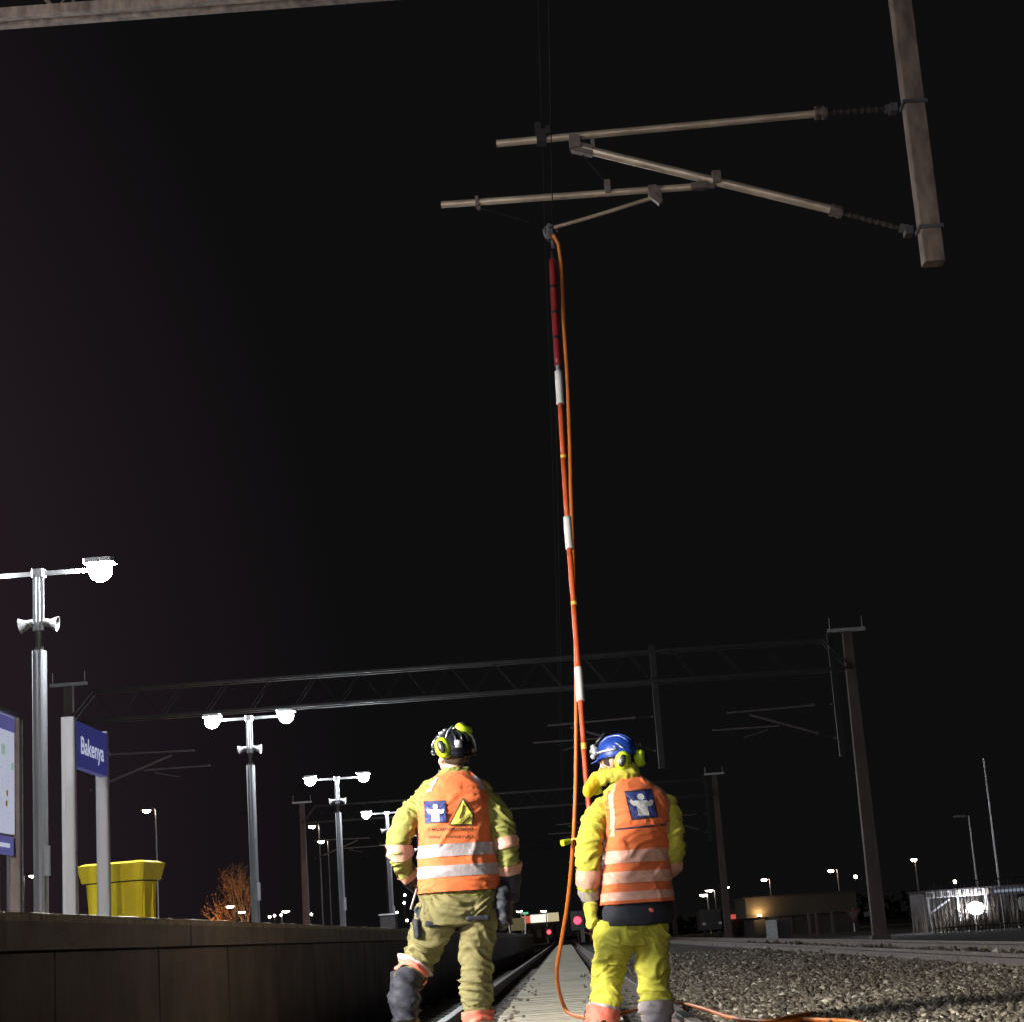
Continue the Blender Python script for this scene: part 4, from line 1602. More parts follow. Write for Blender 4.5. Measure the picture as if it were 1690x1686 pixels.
    for a0, a1, pa, pb, mt in cfg['vest_straps']:
        i0, i1 = row_at(J(*pa).z), row_at(J(*pb).z)
        i0, i1 = min(i0, i1), max(i0, i1)
        me_ = from_loft(V, i0, i1, int(a0 / 360 * 128), int(a1 / 360 * 128), off=.004)
        wrinkle(me_, va, seed + 20, 4, 11, .12)
        piece('reflective_strap', me_, mt, vs)
    # hem and armhole piping
    for i in (0,):
        me_ = from_loft(V, 0, 2, off=.005, caps=False)
        wrinkle(me_, va, seed + 20, 4, 11, .12)
        piece('hem_piping', me_, 'vest', vs)
    bv = BVHTree.FromPolygons([v.co + o0 for v in vs.data.vertices], [p.vertices[:] for p in vs.data.polygons])

    def drape(flat, name, material, parent, off=.006):
        """flat: list of (polygon pixel points); lays printed patches on the back of the vest"""
        v, f = flat
        out = []
        for p in v:
            d = ray(p[0], p[1]).normalized()
            hit = bv.ray_cast(CAM, d)
            q = hit[0] if hit[0] is not None else P(p[0], p[1], Y0 - .15)
            out.append(q - d * off)
        me_ = bpy.data.meshes.new(name)
        me_.from_pydata(out, [], f)
        return piece(name, me_, material, parent, smooth=False)
    cfg['extra'](J, m, body, piece, drape, vs, hc, HR, jk)
    # ---------------- gloves and boots
    for nm, spec in cfg['gloves'].items():
        w_, d, palm, curl, side = spec
        piece('glove', glove_mesh(J(*w_), d, palm, .2, curl, side), cfg['glove_mat'])
    for ank, yaw in cfg['boots']:
        a = J(*ank)
        zg = cfg['boot_ground'][ank[0]]
        f_ = rotz(yaw) @ Vector((0, 1, 0))
        a = Vector((a.x, a.y, zg))
        ends = [legs[k_].c[-1] for k_ in ('leg_l', 'leg_r')]
        top_ = min(ends, key=lambda c_: (c_ - a).length)
        bl = [limb([top_ + Vector((0, 0, .02)), (top_ + a + Vector((0, 0, .06))) / 2, a + Vector((0, 0, .06))], [.056, .056, .054], 18, .012),
              limb([a - f_ * .06 + Vector((0, 0, .05)), a + f_ * .05 + Vector((0, 0, .055)), a + f_ * .15 + Vector((0, 0, .045)), a + f_ * .2 + Vector((0, 0, .04))], [.045, .05, .05, .035], 16, .012, [.05, .055, .045, .035])]
        bo = piece('boot', union('boot', bl, .008, 3), 'rubber')
        so = MB()
        so.add(*limb([a - f_ * .09 + Vector((0, 0, .012)), a + f_ * .06 + Vector((0, 0, .012)), a + f_ * .22 + Vector((0, 0, .012))], [.045, .05, .04], 16, .02, [.013, .013, .013]).mesh())
        piece('boot_sole', so.mesh('s'), 'black', bo)
    return body


def _mt(s):
    return (s.v, s.f)


MB.mesh_tuple = _mt


def fine_poly(poly, step=4.0):
    """triangulated grid-free fan of a polygon given in photo pixels, edges subdivided so that it can follow cloth"""
    pts = []
    for i, p in enumerate(poly):
        q = poly[(i + 1) % len(poly)]
        n = max(1, int(math.hypot(q[0] - p[0], q[1] - p[1]) / step))
        for k in range(n):
            pts.append((p[0] + (q[0] - p[0]) * k / n, p[1] + (q[1] - p[1]) * k / n))
    cx = sum(p[0] for p in pts) / len(pts)
    cy = sum(p[1] for p in pts) / len(pts)
    n = len(pts)
    v = [(cx, cy)]
    f = []
    R = 4
    for r in range(1, R + 1):
        v += [(cx + (p[0] - cx) * r / R, cy + (p[1] - cy) * r / R) for p in pts]
    for i in range(n):
        f.append((0, 1 + (i + 1) % n, 1 + i))
    for r in range(R - 1):
        a = 1 + r * n
        for i in range(n):
            f.append((a + i, a + (i + 1) % n, a + n + (i + 1) % n, a + n + i))
    return v, f


def join_polys(L):
    v, f = [], []
    for pv, pf in L:
        k = len(v)
        v += pv
        f += [tuple(i + k for i in q) for q in pf]
    return v, f


def figure_polys(cx, cy, w, h, sh=0.0):
    """white pictogram: round head, arms held out, body"""
    def q(x, y):
        return (cx + x * w + sh * y * h, cy + y * h)
    head = [q(.13 * math.cos(a), -.30 + .13 * math.sin(a)) for a in np.linspace(0, 2 * PI, 13)[:-1]]
    bodyp = [q(-.2, -.16), q(.2, -.16), q(.2, .42), q(-.2, .42)]
    armL = [q(-.2, -.16), q(-.2, .06), q(-.32, .06), q(-.40, -.02), q(-.44, -.14), q(-.36, -.2), q(-.28, -.13)]
    armR = [q(.2, -.16), q(.28, -.13), q(.36, -.2), q(.44, -.14), q(.40, -.02), q(.32, .06), q(.2, .06)]
    return join_polys([fine_poly(p) for p in (head, bodyp, armL, armR)])


def muff(c, R, s=1.0):
    """ear defender shell, outward = local +x"""
    a = MB()
    prof = [(.99, -.02), (1.0, 0), (.98, .018), (.86, .032), (.6, .04), (.0, .042)]
    n = 24
    v = []
    f = []
    for rr_, z in prof:
        for i in range(n):
            t = 2 * PI * i / n
            v.append(c + R @ (Vector((z, .044 * rr_ * math.cos(t), .056 * rr_ * math.sin(t))) * s))
    for j in range(len(prof) - 1):
        for i in range(n):
            f.append((j * n + i, j * n + (i + 1) % n, (j + 1) * n + (i + 1) % n, (j + 1) * n + i))
    f.append(tuple(range(n - 1, -1, -1)))
    a.add(v, f)
    b = MB()
    v = []
    f = []
    for rr_, z in ((1.0, .03), (1.0, .046), (.8, .05), (0.0, .05)):
        for i in range(n):
            t = 2 * PI * i / n
            v.append(c + R @ (Vector((z, .006 + .019 * rr_ * math.cos(t), .035 * rr_ * math.sin(t))) * s))
    for j in range(3):
        for i in range(n):
            f.append((j * n + i, j * n + (i + 1) % n, (j + 1) * n + (i + 1) % n, (j + 1) * n + i))
    b.add(v, f)
    k = MB()
    v = []
    f = []
    for rr_, z in ((.9, -.035), (1.02, -.03), (1.02, -.012), (.9, -.01)):
        for i in range(n):
            t = 2 * PI * i / n
            v.append(c + R @ (Vector((z, .046 * rr_ * math.cos(t), .058 * rr_ * math.sin(t))) * s))
    for j in range(3):
        for i in range(n):
            f.append((j * n + i, j * n + (i + 1) % n, (j + 1) * n + (i + 1) % n, (j + 1) * n + i))
    k.add(v, f)
    return a, b, k


def add_muff(piece, parent, c, R, s=1.0):
    a, b, k = muff(c, R, s)
    o = piece('ear_muff', a.mesh('m'), 'lime', parent)
    piece('muff_inset', b.mesh('m'), 'black', o)
    piece('muff_cushion', k.mesh('m'), 'rubber', o)
    return o


def helmet_shell(c, R, rx=.118, ry=.142, rz=.118):
    m_ = MB()
    n = 32
    v = []
    f = []
    prof = [(math.cos(t), math.sin(t)) for t in np.linspace(-.22, PI / 2, 14)]
    prof = [(1.03, -.26), (1.04, -.22)] + prof
    for r, z in prof:
        for i in range(n):
            t = 2 * PI * i / n
            ridge = 1 + .03 * max(0, math.cos(2 * t) * -1) * (z > .3)
            v.append(c + R @ Vector((rx * r * math.cos(t), ry * r * math.sin(t), rz * z * ridge)))
    for j in range(len(prof) - 1):
        for i in range(n):
            f.append((j * n + i, j * n + (i + 1) % n, (j + 1) * n + (i + 1) % n, (j + 1) * n + i))
    m_.add(v, f)
    # ribs on the crown
    for x in (-.035, 0, .035):
        pts = []
        for t in np.linspace(-1.1, 1.1, 9):
            z = math.cos(t)
            pts.append(c + R @ Vector((x, ry * 1.0 * math.sin(t) * math.sqrt(max(0, 1 - (x / rx) ** 2)), rz * z * math.sqrt(max(0, 1 - (x / rx) ** 2)) + .002)))
        m_.add(*limb(pts, [.007] * len(pts), 8, .02).mesh())
    return m_


# ------------------------------------------------------------------ LEFT WORKER


def extra_left(J, m, body, piece, drape, vs, hc, HR, jk):
    # badges on the back
    o = drape(fine_poly([(699, 1321), (735, 1319.5), (738, 1356), (701.5, 1358)]), 'square_badge', 'badge_dark', vs, .005)
    drape(fine_poly([(700.5, 1322.5), (733.8, 1321), (736.5, 1354.6), (703, 1356.4)]), 'badge_field', 'badge_blue', o, .0075)
    drape(figure_polys(718.5, 1340, 34, 34), 'badge_figure', 'badge_white', o, .010)
    o = drape(fine_poly([(764, 1314), (783, 1343), (781.5, 1361), (740, 1361.5)]), 'warning_badge', 'badge_black', vs, .005)
    drape(fine_poly([(764, 1319), (780, 1344.5), (779, 1358.8), (744, 1359)]), 'warning_field', 'badge_yellow', o, .0075)
    drape(join_polys([fine_poly([(765.5, 1327), (767.5, 1329), (764.5, 1339), (761, 1340)]), fine_poly([(761, 1339), (768, 1339.5), (762, 1348), (757, 1351)]),
                      fine_poly([(776, 1344), (776.5, 1348), (765, 1359), (760, 1359)])]), 'lightning_bolt', 'badge_black', o, .010)
    rr_ = random.Random(2)
    t1 = []
    for row, (y0, xa, xb, hh) in enumerate(((1367.5, 706, 782, 5.0), (1380, 704, 779, 4.6))):
        x = xa
        while x < xb:
            if rr_.random() < .14:
                x += 2.4
                continue
            yy = y0 - (x - xa) * .012 + rr_.uniform(-.4, .4)
            a = hh * rr_.choice([.8, .8, 1.0, 1.3])
            t1.append(fine_poly([(x, yy - a * .5), (x + 1.3, yy - a * .5), (x + 1.3, yy + hh * .5), (x, yy + hh * .5)]))
            zz = yy + rr_.choice([-.4, 0, .4]) * hh
            t1.append(fine_poly([(x + 1.3, zz - .8), (x + 2.8, zz - .8), (x + 2.8, zz + .8), (x + 1.3, zz + .8)]))
            x += 3.7
    drape(join_polys(t1), 'printed_lettering', 'badge_black', vs, .006)
    # helmet
    R = rotz(math.radians(28)) @ Matrix.Rotation(math.radians(12), 3, 'X')
    c = J(748, 1234, .0)
    h = piece('helmet', helmet_shell(c, R, .115, .137, .108).mesh('h'), 'helmet_dark', body)
    pk_ = MB()
    v = []
    for t in np.linspace(-1, 1, 9):
        a = PI / 2 + t * .8
        v += [c + R @ Vector((.118 * math.cos(a), .14 * math.sin(a), -.022)), c + R @ Vector((.125 * math.cos(a), .14 * math.sin(a) + .035 * (1 - t * t) + .01, -.032)), c + R @ Vector((.125 * math.cos(a), .14 * math.sin(a) + .035 * (1 - t * t) + .01, -.038))]
    pk_.add(v, [(3 * i + j, 3 * i + 3 + j, 3 * i + 4 + j, 3 * i + 1 + j) for i in range(8) for j in range(2)])
    piece('peak', pk_.mesh('p'), 'helmet_dark', h)
    # headlamp, sticker, and silver blobs for strap clips and shell reflections
    g_ = MB()
    for i, (dx, dy, r) in enumerate(((-33, -8, .02), (-30, 2, .018), (-34, 4, .015))):
        g_.ball(c + Vector((m(dx), .03, -m(dy))), r, 10, 8, (.7, 1, 1))
    piece('headlamp', g_.mesh('g'), 'sky_glass', h)
    s_ = MB()
    for px_, py_, sx, sz in ((731, 1209, .020, .010), (737, 1205, .012, .008), (727, 1215, .014, .008), (752, 1203, .012, .006), (742, 1212, .010, .006)):
        s_.ball(c + Vector((m(px_ - 748), -.07, m(1234 - py_))) + Vector((0, .012, 0)), 1, 10, 6, (sx, .016, sz), rotz(-.4))
    piece('clip_glint', s_.mesh('s'), 'silver', h)  # silver blobs, partly clips, partly painted reflections on the shell
    s_ = MB()
    s_.bbox(c + Vector((m(11), -.128, m(3))), (m(6), .006, m(6)), rotz(.15))
    piece('sticker', s_.mesh('s'), 'silver', h)
    # ear muffs: one on the near ear side, one flipped up on top
    Rm = rotz(math.radians(-112)) @ Matrix.Rotation(math.radians(18), 3, 'X')
    add_muff(piece, h, c + Vector((m(-14), -.092, m(-1))), Rm, 1.06)
    Rm = rotz(math.radians(-35)) @ Matrix.Rotation(math.radians(-52), 3, 'Y') @ Matrix.Rotation(math.radians(60), 3, 'X')
    add_muff(piece, h, c + Vector((m(18), -.02, m(27))), Rm, .95)
    w_ = MB()
    w_.path([c + Vector((m(-12), -.1, m(10))), c + Vector((m(-6), -.09, m(26))), c + Vector((m(2), -.05, m(36)))], .005, 6)
    piece('muff_arm', w_.mesh('w'), 'silver', h)
    w_ = MB()
    w_.path([c + Vector((m(30), -.03, m(24))), c + Vector((m(37), -.03, m(8))), c + Vector((m(38), -.02, m(-8)))], .005, 6)
    piece('muff_arm', w_.mesh('w'), 'silver', h)
    # collar
    L = limb([J(726, 1272, .02), J(738, 1275, -.05), J(755, 1275, -.055), J(771, 1270, .02)], [.012] * 4, 10, .01)
    piece('collar', MB().add(*L.mesh()).mesh('c'), 'navy', jk)
    # tool pouch, radio strap on the left hip
    pz = union('p', [MB().bbox(J(694, 1513, -.02), (.028, .05, .055), rotz(.3), .02).mesh_tuple()], .008, 6)
    wrinkle(pz, .008, 4, 8, 14)
    piece('tool_pouch', pz, 'navy', body)
    st_ = MB()
    st_.path([J(688, 1466, -.06), J(684, 1478, -.08), J(678, 1500, -.07)], .006, 8)
    piece('strap', st_.mesh('s'), 'strip_grey', body)
    pz = union('p', [MB().bbox(J(832, 1495, -.02), (.035, .06, .1), rotz(-.2), .02).mesh_tuple()], .008, 6)
    wrinkle(pz, .01, 6, 8, 14)
    piece('hip_bag', pz, 'navy', body)


W1 = dict(
    Y=10.0, ground=-.15, seed=3.1, yaw=math.radians(9), head_yaw=math.radians(28), head_pitch=math.radians(12),
    label='person in dark helmet, olive trousers and orange vest with a yellow warning triangle on back',
    head=(748, 1246, .01), neck=(750, 1280, .0),
    jacket=[(758, 1482, 62, .125, .0), (756, 1440, 58, .13, .0), (752, 1400, 56, .135, 0), (750, 1350, 60, .14, 0), (749, 1318, 64, .135, 0), (749, 1300, 60, .115, 0), (749, 1288, 46, .1, 0), (750, 1276, 29, .085, 0), (750, 1268, 24, .078, 0)],
    vest=[(757, 1470, 69, .15, 0), (757, 1460, 68, .15, 0), (755, 1430, 65, .15, 0), (753, 1400, 63, .152, 0), (751, 1360, 63, .158, 0), (749.5, 1325, 63, .155, 0), (749, 1306, 58, .136, 0), (749, 1294, 50, .12, 0), (749, 1283, 38, .104, 0), (750, 1274, 26, .09, 0)],
    hips=[(757, 1524, 60, .12, .0), (757, 1505, 67, .135, 0), (758, 1480, 66, .135, 0), (757, 1455, 60, .125, 0)],
    arm_l=[(706, 1320, .0, 15), (691, 1328, .0, 20), (673, 1352, -.01, 21.5), (662, 1378, -.02, 21), (660, 1402, -.02, 20), (666, 1426, .05, 18), (678, 1446, .13, 16), (690, 1460, .2, 14)],
    arm_r=[(793, 1320, .0, 15), (807, 1327, .0, 20), (823, 1352, -.0, 21), (833, 1385, -.01, 20), (838, 1412, .0, 20), (841, 1436, .02, 19), (842, 1458, .04, 17), (838, 1482, .06, 14)],
    leg_l=[(726, 1496, .0, 36), (714, 1530, .02, 33), (702, 1558, .06, 28), (689, 1584, .09, 26), (678, 1604, .06, 24), (668, 1630, .0, 21), (668, 1665, -.03, 19), (672, 1696, -.03, 18)],
    leg_r=[(790, 1496, .0, 36), (789, 1530, .0, 30), (787, 1565, .01, 26.5), (786, 1600, .01, 25), (786, 1640, .0, 26), (788, 1672, -.01, 25), (790, 1705, -.01, 22)],
    pockets=[((788, 1512, -.113), (788, 1516, -.113), (.066, .011, .014), 'navy'), ((714, 1521, -.103), (714, 1525, -.103), (.045, .011, .016), 'navy'), ((688, 1524, -.06), (688, 1540, -.04), (.02, .05, .05), 'navy')],
    jacket_mat='olive_sleeve', trouser_mat='olive', glove_mat='rubber', leg_amp=.021, jacket_amp=.014,
    sleeve_bands=[('arm_l', .47, .57, .007, 'strip_warm_return', 'sleeve_band'), ('arm_l', .76, .82, .007, 'strip_warm_return', 'sleeve_band'), ('arm_l', .82, 1.0, .008, 'navy', 'cuff'),
                  ('arm_r', .43, .53, .007, 'strip_warm_return', 'sleeve_band'), ('arm_r', .67, .77, .007, 'strip_warm_return', 'sleeve_band'), ('arm_r', .77, 1.0, .008, 'navy', 'cuff')],
    leg_bands=[('leg_l', .52, .595, .013, 'strip_coral', 'shin_band'), ('leg_l', .49, .53, .017, 'strip_grey', 'shin_strip'), ('leg_l', .6, .93, .014, 'navy', 'lower_panel'),
               ('leg_r', .83, .91, .013, 'strip_coral', 'shin_band'), ('leg_r', .905, .96, .016, 'strip_grey', 'shin_strip'), ('leg_r', .96, 1.0, .008, 'navy', 'lower_panel')],
    vest_bands=[((752, 1411, -.15), (752, 1390, -.15), 'strip_grey'), ((752, 1444, -.15), (752, 1425, -.15), 'strip_grey')],
    vest_straps=[(216, 232, (700, 1306, -.1), (700, 1284, -.05), 'strip_grey'), (308, 324, (700, 1309, -.1), (700, 1284, -.05), 'strip_grey')],
    gloves={'l': ((690, 1462, .22), (.45, .3, -.55), (.6, -.2, .3), .6, -1), 'r': ((838, 1482, .06), (-.05, .12, -1), (-.8, .2, 0), .7, 1)},
    boots=[((672, 1710, -.03), .35), ((790, 1735, -.01), -.1)], boot_ground={672: 0.002, 790: -.14},
    extra=extra_left,
)
W1_obj = person(W1)

# ------------------------------------------------------------------ RIGHT WORKER


def extra_right(J, m, body, piece, drape, vs, hc, HR, jk):
    # pocket panel with the badge
    pnl = drape(fine_poly([(1028, 1303), (1082, 1297), (1092, 1358), (1040, 1362)]), 'back_panel', 'vest', vs, .004)
    o = drape(fine_poly([(1030, 1304.5), (1076, 1300), (1087, 1348), (1042, 1352.5)]), 'square_badge', 'badge_dark', vs, .007)
    drape(fine_poly([(1033, 1307), (1074, 1303), (1083.5, 1345), (1045, 1349)]), 'badge_field', 'badge_blue', o, .0095)
    drape(figure_polys(1059.5, 1326.5, 45, 43, .18), 'badge_figure', 'badge_white', o, .012)
    sm = MB()
    drape(fine_poly([(1006, 1367), (1104, 1358), (1104, 1361), (1006, 1370)]), 'panel_seam', 'badge_dark', vs, .003)
    drape(fine_poly([(1022, 1383), (1025, 1381), (1033, 1393), (1021, 1391)]), 'small_tag', 'vest', vs, .012)
    # jacket logo on the dark hem
    c = J(1075, 1501, -.185)
    lg = MB().ball(c, 1, 12, 8, (m(5), .004, m(3)), Matrix.Rotation(.6, 3, 'Y'))
    # helmet: blue shell facing left
    R = rotz(math.radians(62)) @ Matrix.Rotation(math.radians(-4), 3, 'X')
    c = J(1018, 1242, .02)
    h = piece('helmet', helmet_shell(c, R, .105, .125, .108).mesh('h'), 'helmet_blue', body)
    g_ = MB()
    f_ = R @ Vector((0, 1, 0))
    r_ = R @ Vector((1, 0, 0))
    up = Vector((0, 0, 1))
    pk_ = MB()
    v = []
    for t in np.linspace(-1, 1, 9):
        a = PI / 2 + t * .8
        for e1, z in ((0, -.022), (1, -.032), (1, -.038)):
            v.append(c + R @ Vector(((.108 + .006 * e1) * math.cos(a), .128 * math.sin(a) + e1 * (.035 * (1 - t * t) + .01), z)))
    pk_.add(v, [(3 * i + j, 3 * i + 3 + j, 3 * i + 4 + j, 3 * i + 1 + j) for i in range(8) for j in range(2)])
    piece('peak', pk_.mesh('p'), 'helmet_blue', h)
    # goggles pushed up on the front, pale straps, headlamp
    gg = MB()
    gg.add(*limb([c + f_ * .1 - r_ * .085 + up * .03, c + f_ * .14 - r_ * .03 + up * .035, c + f_ * .14 + r_ * .03 + up * .035, c + f_ * .1 + r_ * .085 + up * .03], [.026] * 4, 12, .01, [.022] * 4).mesh())
    piece('goggles', gg.mesh('g'), 'sky_glass', h)
    gg = MB()
    for q in (c + f_ * .135 - r_ * .05 + up * .0, c + f_ * .10 - r_ * .092 + up * .015, c + f_ * .125 - r_ * .06 + up * .055):
        gg.ball(q, .017, 10, 8)
    gg.path([c - r_ * .104 + f_ * .08 + up * .01, c - r_ * .112 + f_ * .02 + up * .012, c - r_ * .108 - f_ * .05 + up * .012], .007, 6)
    piece('headlamp', gg.mesh('g'), 'silver', h)
    gg = MB()
    gg.path([c + f_ * .12 - r_ * .05 + up * .06, c + f_ * .08 - r_ * .05 + up * .1, c + f_ * .05 - r_ * .03 + up * .125], .009, 8)
    gg.path([c + f_ * .1 - r_ * .07 + up * .05, c + f_ * .1 - r_ * .085 - up * .02], .008, 8)
    gg.ball(c + f_ * .06 - r_ * .02 + up * .118, .018, 10, 8)
    piece('lamp_bracket', gg.mesh('g'), 'black', h)
    s_ = MB()
    for px_, py_, sx, sz in ((1020, 1227, .02, .005), (1026, 1232, .018, .005), (1014, 1231, .01, .005)):
        s_.ball(J(px_, py_, -.085), 1, 10, 6, (sx, .012, sz), Matrix.Rotation(.5, 3, 'Y'))
    piece('sticker', s_.mesh('s'), 'silver', h)
    # ear muffs swung out behind the helmet
    Rm = rotz(math.radians(-105)) @ Matrix.Rotation(math.radians(-20), 3, 'X')
    add_muff(piece, h, c + Vector((m(8), -.1, m(-16))), Rm, 1.08)
    Rm = rotz(math.radians(-30)) @ Matrix.Rotation(math.radians(8), 3, 'X')
    add_muff(piece, h, c + Vector((m(36), -.02, m(-11))), Rm, .95)
    w_ = MB()
    w_.path([c + Vector((m(2), -.11, m(-2))), c + Vector((m(14), -.13, m(-8))), c + Vector((m(10), -.125, m(-24)))], .006, 6)
    piece('muff_arm', w_.mesh('w'), 'black', h)
    w_ = MB()
    w_.path([c + Vector((m(20), -.06, m(0))), c + Vector((m(34), -.05, m(10))), c + Vector((m(38), -.03, m(0)))], .006, 6)
    piece('muff_arm', w_.mesh('w'), 'black', h)
    w_ = MB()
    w_.path([c + Vector((m(40), -.03, m(14))), c + Vector((m(42), -.03, m(4)))], .004, 6)
    piece('muff_arm', w_.mesh('w'), 'black', h)
    # hood and collar
    hd = union('hood', [limb([J(984, 1306, .03), J(983, 1290, .0), J(1000, 1279, -.05), J(1024, 1276, -.07), J(1044, 1278, -.06), J(1052, 1284, .02)], [m(11), m(13), m(13), m(13), m(11), m(8)], 20, .012),
                        limb([J(1018, 1276, -.04), J(1034, 1268, -.05), J(1048, 1270, -.01)], [m(10), m(13), m(8)], 18, .012)], .008, 5)
    wrinkle(hd, .014, 5.5, 7, 10)
    ho = piece('hood', hd, 'yellow', jk)
    sf = union('scarf', [limb([J(972, 1312, .0), J(974, 1298, -.02), J(986, 1284, -.04), J(1000, 1276, -.06)], [m(6), m(10), m(9), m(6)], 16, .012)], .008, 4)
    wrinkle(sf, .014, 7.5, 8, 12)
    piece('scarf', sf, 'hood', jk)
    # side pocket flap and lanyard
    pz = union('p', [MB().bbox(J(976, 1510, .0), (m(8), .05, m(20)), rotz(.3), .012).mesh_tuple()], .008, 5)
    wrinkle(pz, .012, 4, 8, 14)
    piece('side_pocket', pz, 'yellow', body)
    piece('logo', lg.mesh('l'), 'strip_coral', body)


W2 = dict(
    Y=11.0, ground=-.1, seed=8.3, yaw=math.radians(14), head_yaw=math.radians(62), head_pitch=math.radians(-4),
    label='person in blue helmet, bright yellow clothes and orange vest, holding the red pole',
    head=(1016, 1256, .02), neck=(1030, 1288, .02),
    jacket=[(1052, 1508, 54, .135, 0), (1051, 1470, 53, .14, .0), (1050, 1440, 51, .14, .0), (1050, 1400, 50, .142, 0), (1051, 1360, 51, .15, 0), (1049, 1330, 54, .14, 0), (1046, 1312, 52, .12, 0), (1042, 1299, 42, .105, 0), (1038, 1289, 27, .09, 0), (1036, 1281, 21, .08, 0)],
    jacket_lower=[(1053, 1525, 54, .158, -.01), (1053, 1515, 59, .168, -.0), (1053, 1497, 58.5, .164, 0), (1053, 1486, 55, .146, 0), (1053, 1472, 50, .13, 0)],
    vest=[(1053, 1489, 59.5, .168, 0), (1052, 1476, 58.5, .16, 0), (1051, 1460, 57, .155, 0), (1050, 1430, 55, .155, 0), (1050, 1400, 54, .157, 0), (1051, 1360, 54, .165, 0), (1050, 1330, 55, .162, 0), (1048, 1314, 52, .142, 0), (1045, 1302, 43, .125, 0), (1042, 1292, 33, .108, 0), (1040, 1284, 22, .092, 0)],
    hips=[(1043, 1560, 52, .13, .0), (1044, 1540, 58, .14, 0), (1048, 1518, 53, .135, 0), (1051, 1485, 47, .12, 0)],
    arm_l=[(1012, 1326, .0, 15), (998, 1332, .0, 20), (983, 1354, -.02, 22), (975, 1380, -.04, 22.5), (972, 1410, -.04, 22), (972, 1440, -.02, 20), (973, 1466, .02, 16), (978, 1485, .06, 12)],
    arm_r=[(1086, 1322, .0, 14), (1098, 1328, .0, 18.5), (1108, 1352, -.0, 18.5), (1112, 1382, -.01, 18.5), (1111, 1408, .02, 18), (1104, 1430, .09, 17), (1085, 1440, .19, 15), (1052, 1437, .28, 12), (1020, 1432, .31, 11)],
    leg_l=[(1018, 1524, .0, 35), (1015, 1556, .0, 33), (1008, 1585, .03, 27), (1003, 1612, .04, 25), (1002, 1640, .02, 24), (997, 1668, .0, 24), (993, 1700, -.01, 22), (992, 1725, -.01, 20)],
    leg_r=[(1072, 1524, .0, 34), (1076, 1556, .0, 28), (1077, 1585, .01, 25.5), (1078, 1612, .01, 25), (1081, 1640, .0, 24), (1083, 1668, -.01, 23), (1084, 1700, -.01, 21), (1084, 1725, -.01, 20)],
    jacket_mat='yellow', trouser_mat='yellow', glove_mat='rubber', leg_amp=.019, jacket_amp=.014, vest_amp=.009,
    sleeve_bands=[('arm_l', .69, .82, .007, 'strip_warm_return', 'sleeve_band'), ('arm_l', .86, .96, .008, 'strip_grey', 'sleeve_band'), ('arm_l', .955, 1.0, .009, 'navy', 'cuff'),
                  ('arm_r', .43, .53, .007, 'strip_warm_return', 'sleeve_band'), ('arm_r', .9, 1.0, .007, 'strip_grey', 'sleeve_band')],
    leg_bands=[('leg_l', .695, .86, .013, 'strip_coral', 'shin_band'), ('leg_l', .68, .705, .017, 'strip_grey', 'shin_strip'), ('leg_r', .63, .82, .013, 'strip_grey', 'shin_band'), ('leg_r', .61, .635, .017, 'yellow', 'shin_strip')],
    vest_bands=[((1050, 1422, -.15), (1050, 1401, -.15), 'strip_warm_return'), ((1050, 1455, -.15), (1050, 1435, -.15), 'strip_warm_return'), ((1050, 1487, -.15), (1050, 1470, -.15), 'strip_warm_return')],
    vest_straps=[(204, 219, (1010, 1380, -.1), (1010, 1296, -.05), 'strip_warm_return'), (316, 332, (1100, 1372, -.1), (1100, 1298, -.05), 'strip_warm_return')],
    gloves={'l': ((979, 1486, .07), (.25, .3, -.8), (.8, .2, .1), .8, -1), 'r': ((1018, 1432, .31), (-1, .1, .05), (0.1, 1, 0), 1.1, 1)},
    boots=[((992, 1735, -.01), .25), ((1084, 1735, -.01), -.1)], boot_ground={992: -.02, 1084: -.1},
    extra=extra_right,
)
W2_obj = person(W2)

# ================================================================== EARTHING POLE AND CABLE
ep = thing('earthing_pole', P(985, 1450, 11.32), 'long red orange pole with white sleeves, held up to the wire by the right worker', 'pole')
chain = [(985, 1450, 11.30), (968, 1290, 11.38), (960, 1180, 11.46), (953, 1080, 11.55), (947, 995, 11.64), (938, 880, 11.77), (930, 760, 11.9), (922, 620, 12.04), (915, 500, 12.16), (911, 415, 12.24)]
CP = [P(*q) for q in chain]


def pole_at(y):
    for a, b, pa, pb in zip(chain[:-1], chain[1:], CP[:-1], CP[1:]):
        if b[1] <= y <= a[1]:
            t = (a[1] - y) / (a[1] - b[1])
            return pa + (pb - pa) * t
    return CP[-1]


def pole_piece(y0, y1, r, material, name, r1=None):
    k = 5
    ys_ = [y0 + (y1 - y0) * i / k for i in range(k + 1)]
    L = limb([pole_at(y) for y in ys_], [r] * (k + 1), 14, .05)
    return MB().add(*L.mesh()).build(name, material, ep, smooth=True)


for a, b in ((1450, 1157), (1157, 1098), (1098, 908), (908, 850), (850, 672)):
    pass
pole_piece(1450, 1235, .017, 'pole_red', 'pole_tube')
pole_piece(1236, 1226, .0175, 'poster_yellow', 'yellow_ring')
pole_piece(1227, 1150, .017, 'pole_red', 'pole_tube')
pole_piece(1156, 1101, .0265, 'pole_white', 'white_sleeve')
pole_piece(1101, 997, .0185, 'pole_red', 'pole_tube')
pole_piece(998, 992, .0192, 'poster_yellow', 'yellow_ring')
pole_piece(993, 904, .0185, 'pole_red', 'pole_tube')
pole_piece(905, 853, .0265, 'pole_white', 'white_sleeve')
pole_piece(853, 756, .0185, 'pole_red', 'pole_tube')
pole_piece(757, 752, .0192, 'poster_yellow', 'yellow_ring')
pole_piece(753, 668, .0185, 'pole_red', 'pole_tube')
pole_piece(668, 614, .0265, 'pole_white', 'white_sleeve')
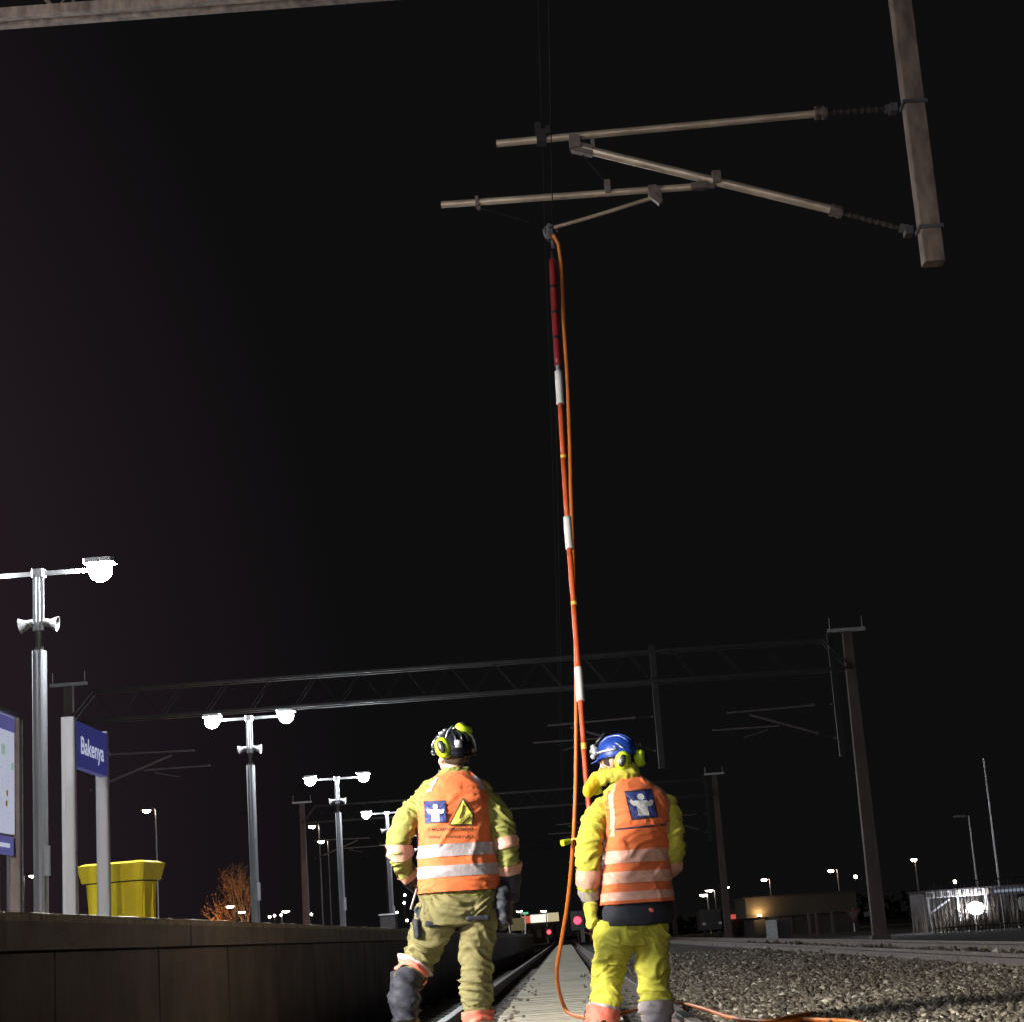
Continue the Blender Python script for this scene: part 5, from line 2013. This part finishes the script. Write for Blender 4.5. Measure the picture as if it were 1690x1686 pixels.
pole_piece(615, 604, .016, 'galv', 'joint_ferrule')
pole_piece(604, 430, .025, 'pole_dark', 'upper_tube')
for y in (562, 520, 478):
    pole_piece(y, y - 5, .027, 'black', 'ring')
pole_piece(431, 398, .012, 'black', 'tip_rod')
tipc = pole_at(416)
hk = MB()
tp_ = P(911, 384, 12.26)
hk.bbox(tp_ + Vector((-.01, 0, -.01)), (.03, .03, .05), bev=.01)
hk.path([tp_ + Vector((-.04, 0, -.04)), tp_ + Vector((-.055, 0, .02)), tp_ + Vector((-.02, 0, .06)), tp_ + Vector((.03, 0, .04)), tp_ + Vector((.04, 0, 0))], .013, 8)
hk.tube(tp_ + Vector((-.02, -.05, .03)), tp_ + Vector((-.02, .05, .03)), .012)
hk.tube(tp_ + Vector((0, 0, -.12)), tp_ + Vector((0, 0, -.01)), .014)
hk.build('clamp_hook', 'darksteel', ep)

cb_pts = [(913, 388, 12.22), (921, 402, 12.24), (927, 450, 12.24), (931, 540, 12.22), (936, 620, 12.16), (940, 720, 12.06), (943, 830, 11.95), (946, 920, 11.85), (949, 1010, 11.72), (951, 1100, 11.62), (951, 1200, 11.6), (950, 1300, 11.62),
          (946, 1390, 11.66), (938, 1480, 11.8), (927, 1550, 12.0), (919, 1600, 12.25), (924, 1640, 12.5), (936, 1668, 12.7)]
pts = [P(*q) for q in cb_pts]
for q in ((955, 1676), (985, 1680), (1020, 1674), (1060, 1664), (1095, 1656), (1125, 1654.5), (1160, 1663), (1195, 1675), (1230, 1682), (1275, 1684), (1310, 1677), (1340, 1671)):
    X_ = PZ(q[0], q[1], -.1)
    z = -.005 if abs(X_.x) < .42 else (.01 if abs(X_.x) < .85 else ground_z(X_.x) + .045)
    pts.append(PZ(q[0], q[1], z))
cm = MB()
cm.add(*limb(pts, [.0135] * len(pts), 10, .04).mesh())
tag(cm.build('earthing_cable', 'cable', smooth=True), 'orange earthing cable hanging from the clamp beside the pole and trailing over the ballast', 'cable')
pts = []
for q in ((1240, 1690), (1310, 1684), (1327, 1681), (1370, 1683), (1400, 1684), (1430, 1690), (1480, 1702)):
    X_ = PZ(q[0], q[1], -.07)
    pts.append(PZ(q[0], q[1], ground_z(X_.x) + .05))
cm = MB()
cm.add(*limb(pts, [.0135] * len(pts), 10, .04).mesh())
tag(cm.build('earthing_cable', 'cable', smooth=True), 'second loop of orange cable lying on the gravel at the bottom edge', 'cable')
gp_ = thing('cable_grip', P(935, 1389, 11.6), 'small yellow green grip clipped across the hanging orange cable left of the right worker', 'grip')
a_, b_ = P(928, 1390, 11.58), P(940, 1387, 11.62)
MB().tube(a_, b_, .021, .017, 14).build('grip_body', 'lime', gp_)
a2 = P(955, 1384, 11.58)
MB().path([b_, (b_ + a2) / 2 + Vector((0, 0, .01)), a2], .007, 8).build('grip_cord', 'poster_yellow', gp_)

# ================================================================== RENDER SETTINGS
S.view_settings.view_transform = 'Standard'
S.view_settings.look = 'None'
S.view_settings.exposure = 0
S.view_settings.gamma = 1
S.cycles.use_denoising = True
S.cycles.max_bounces = 6
S.cycles.sample_clamp_indirect = 4
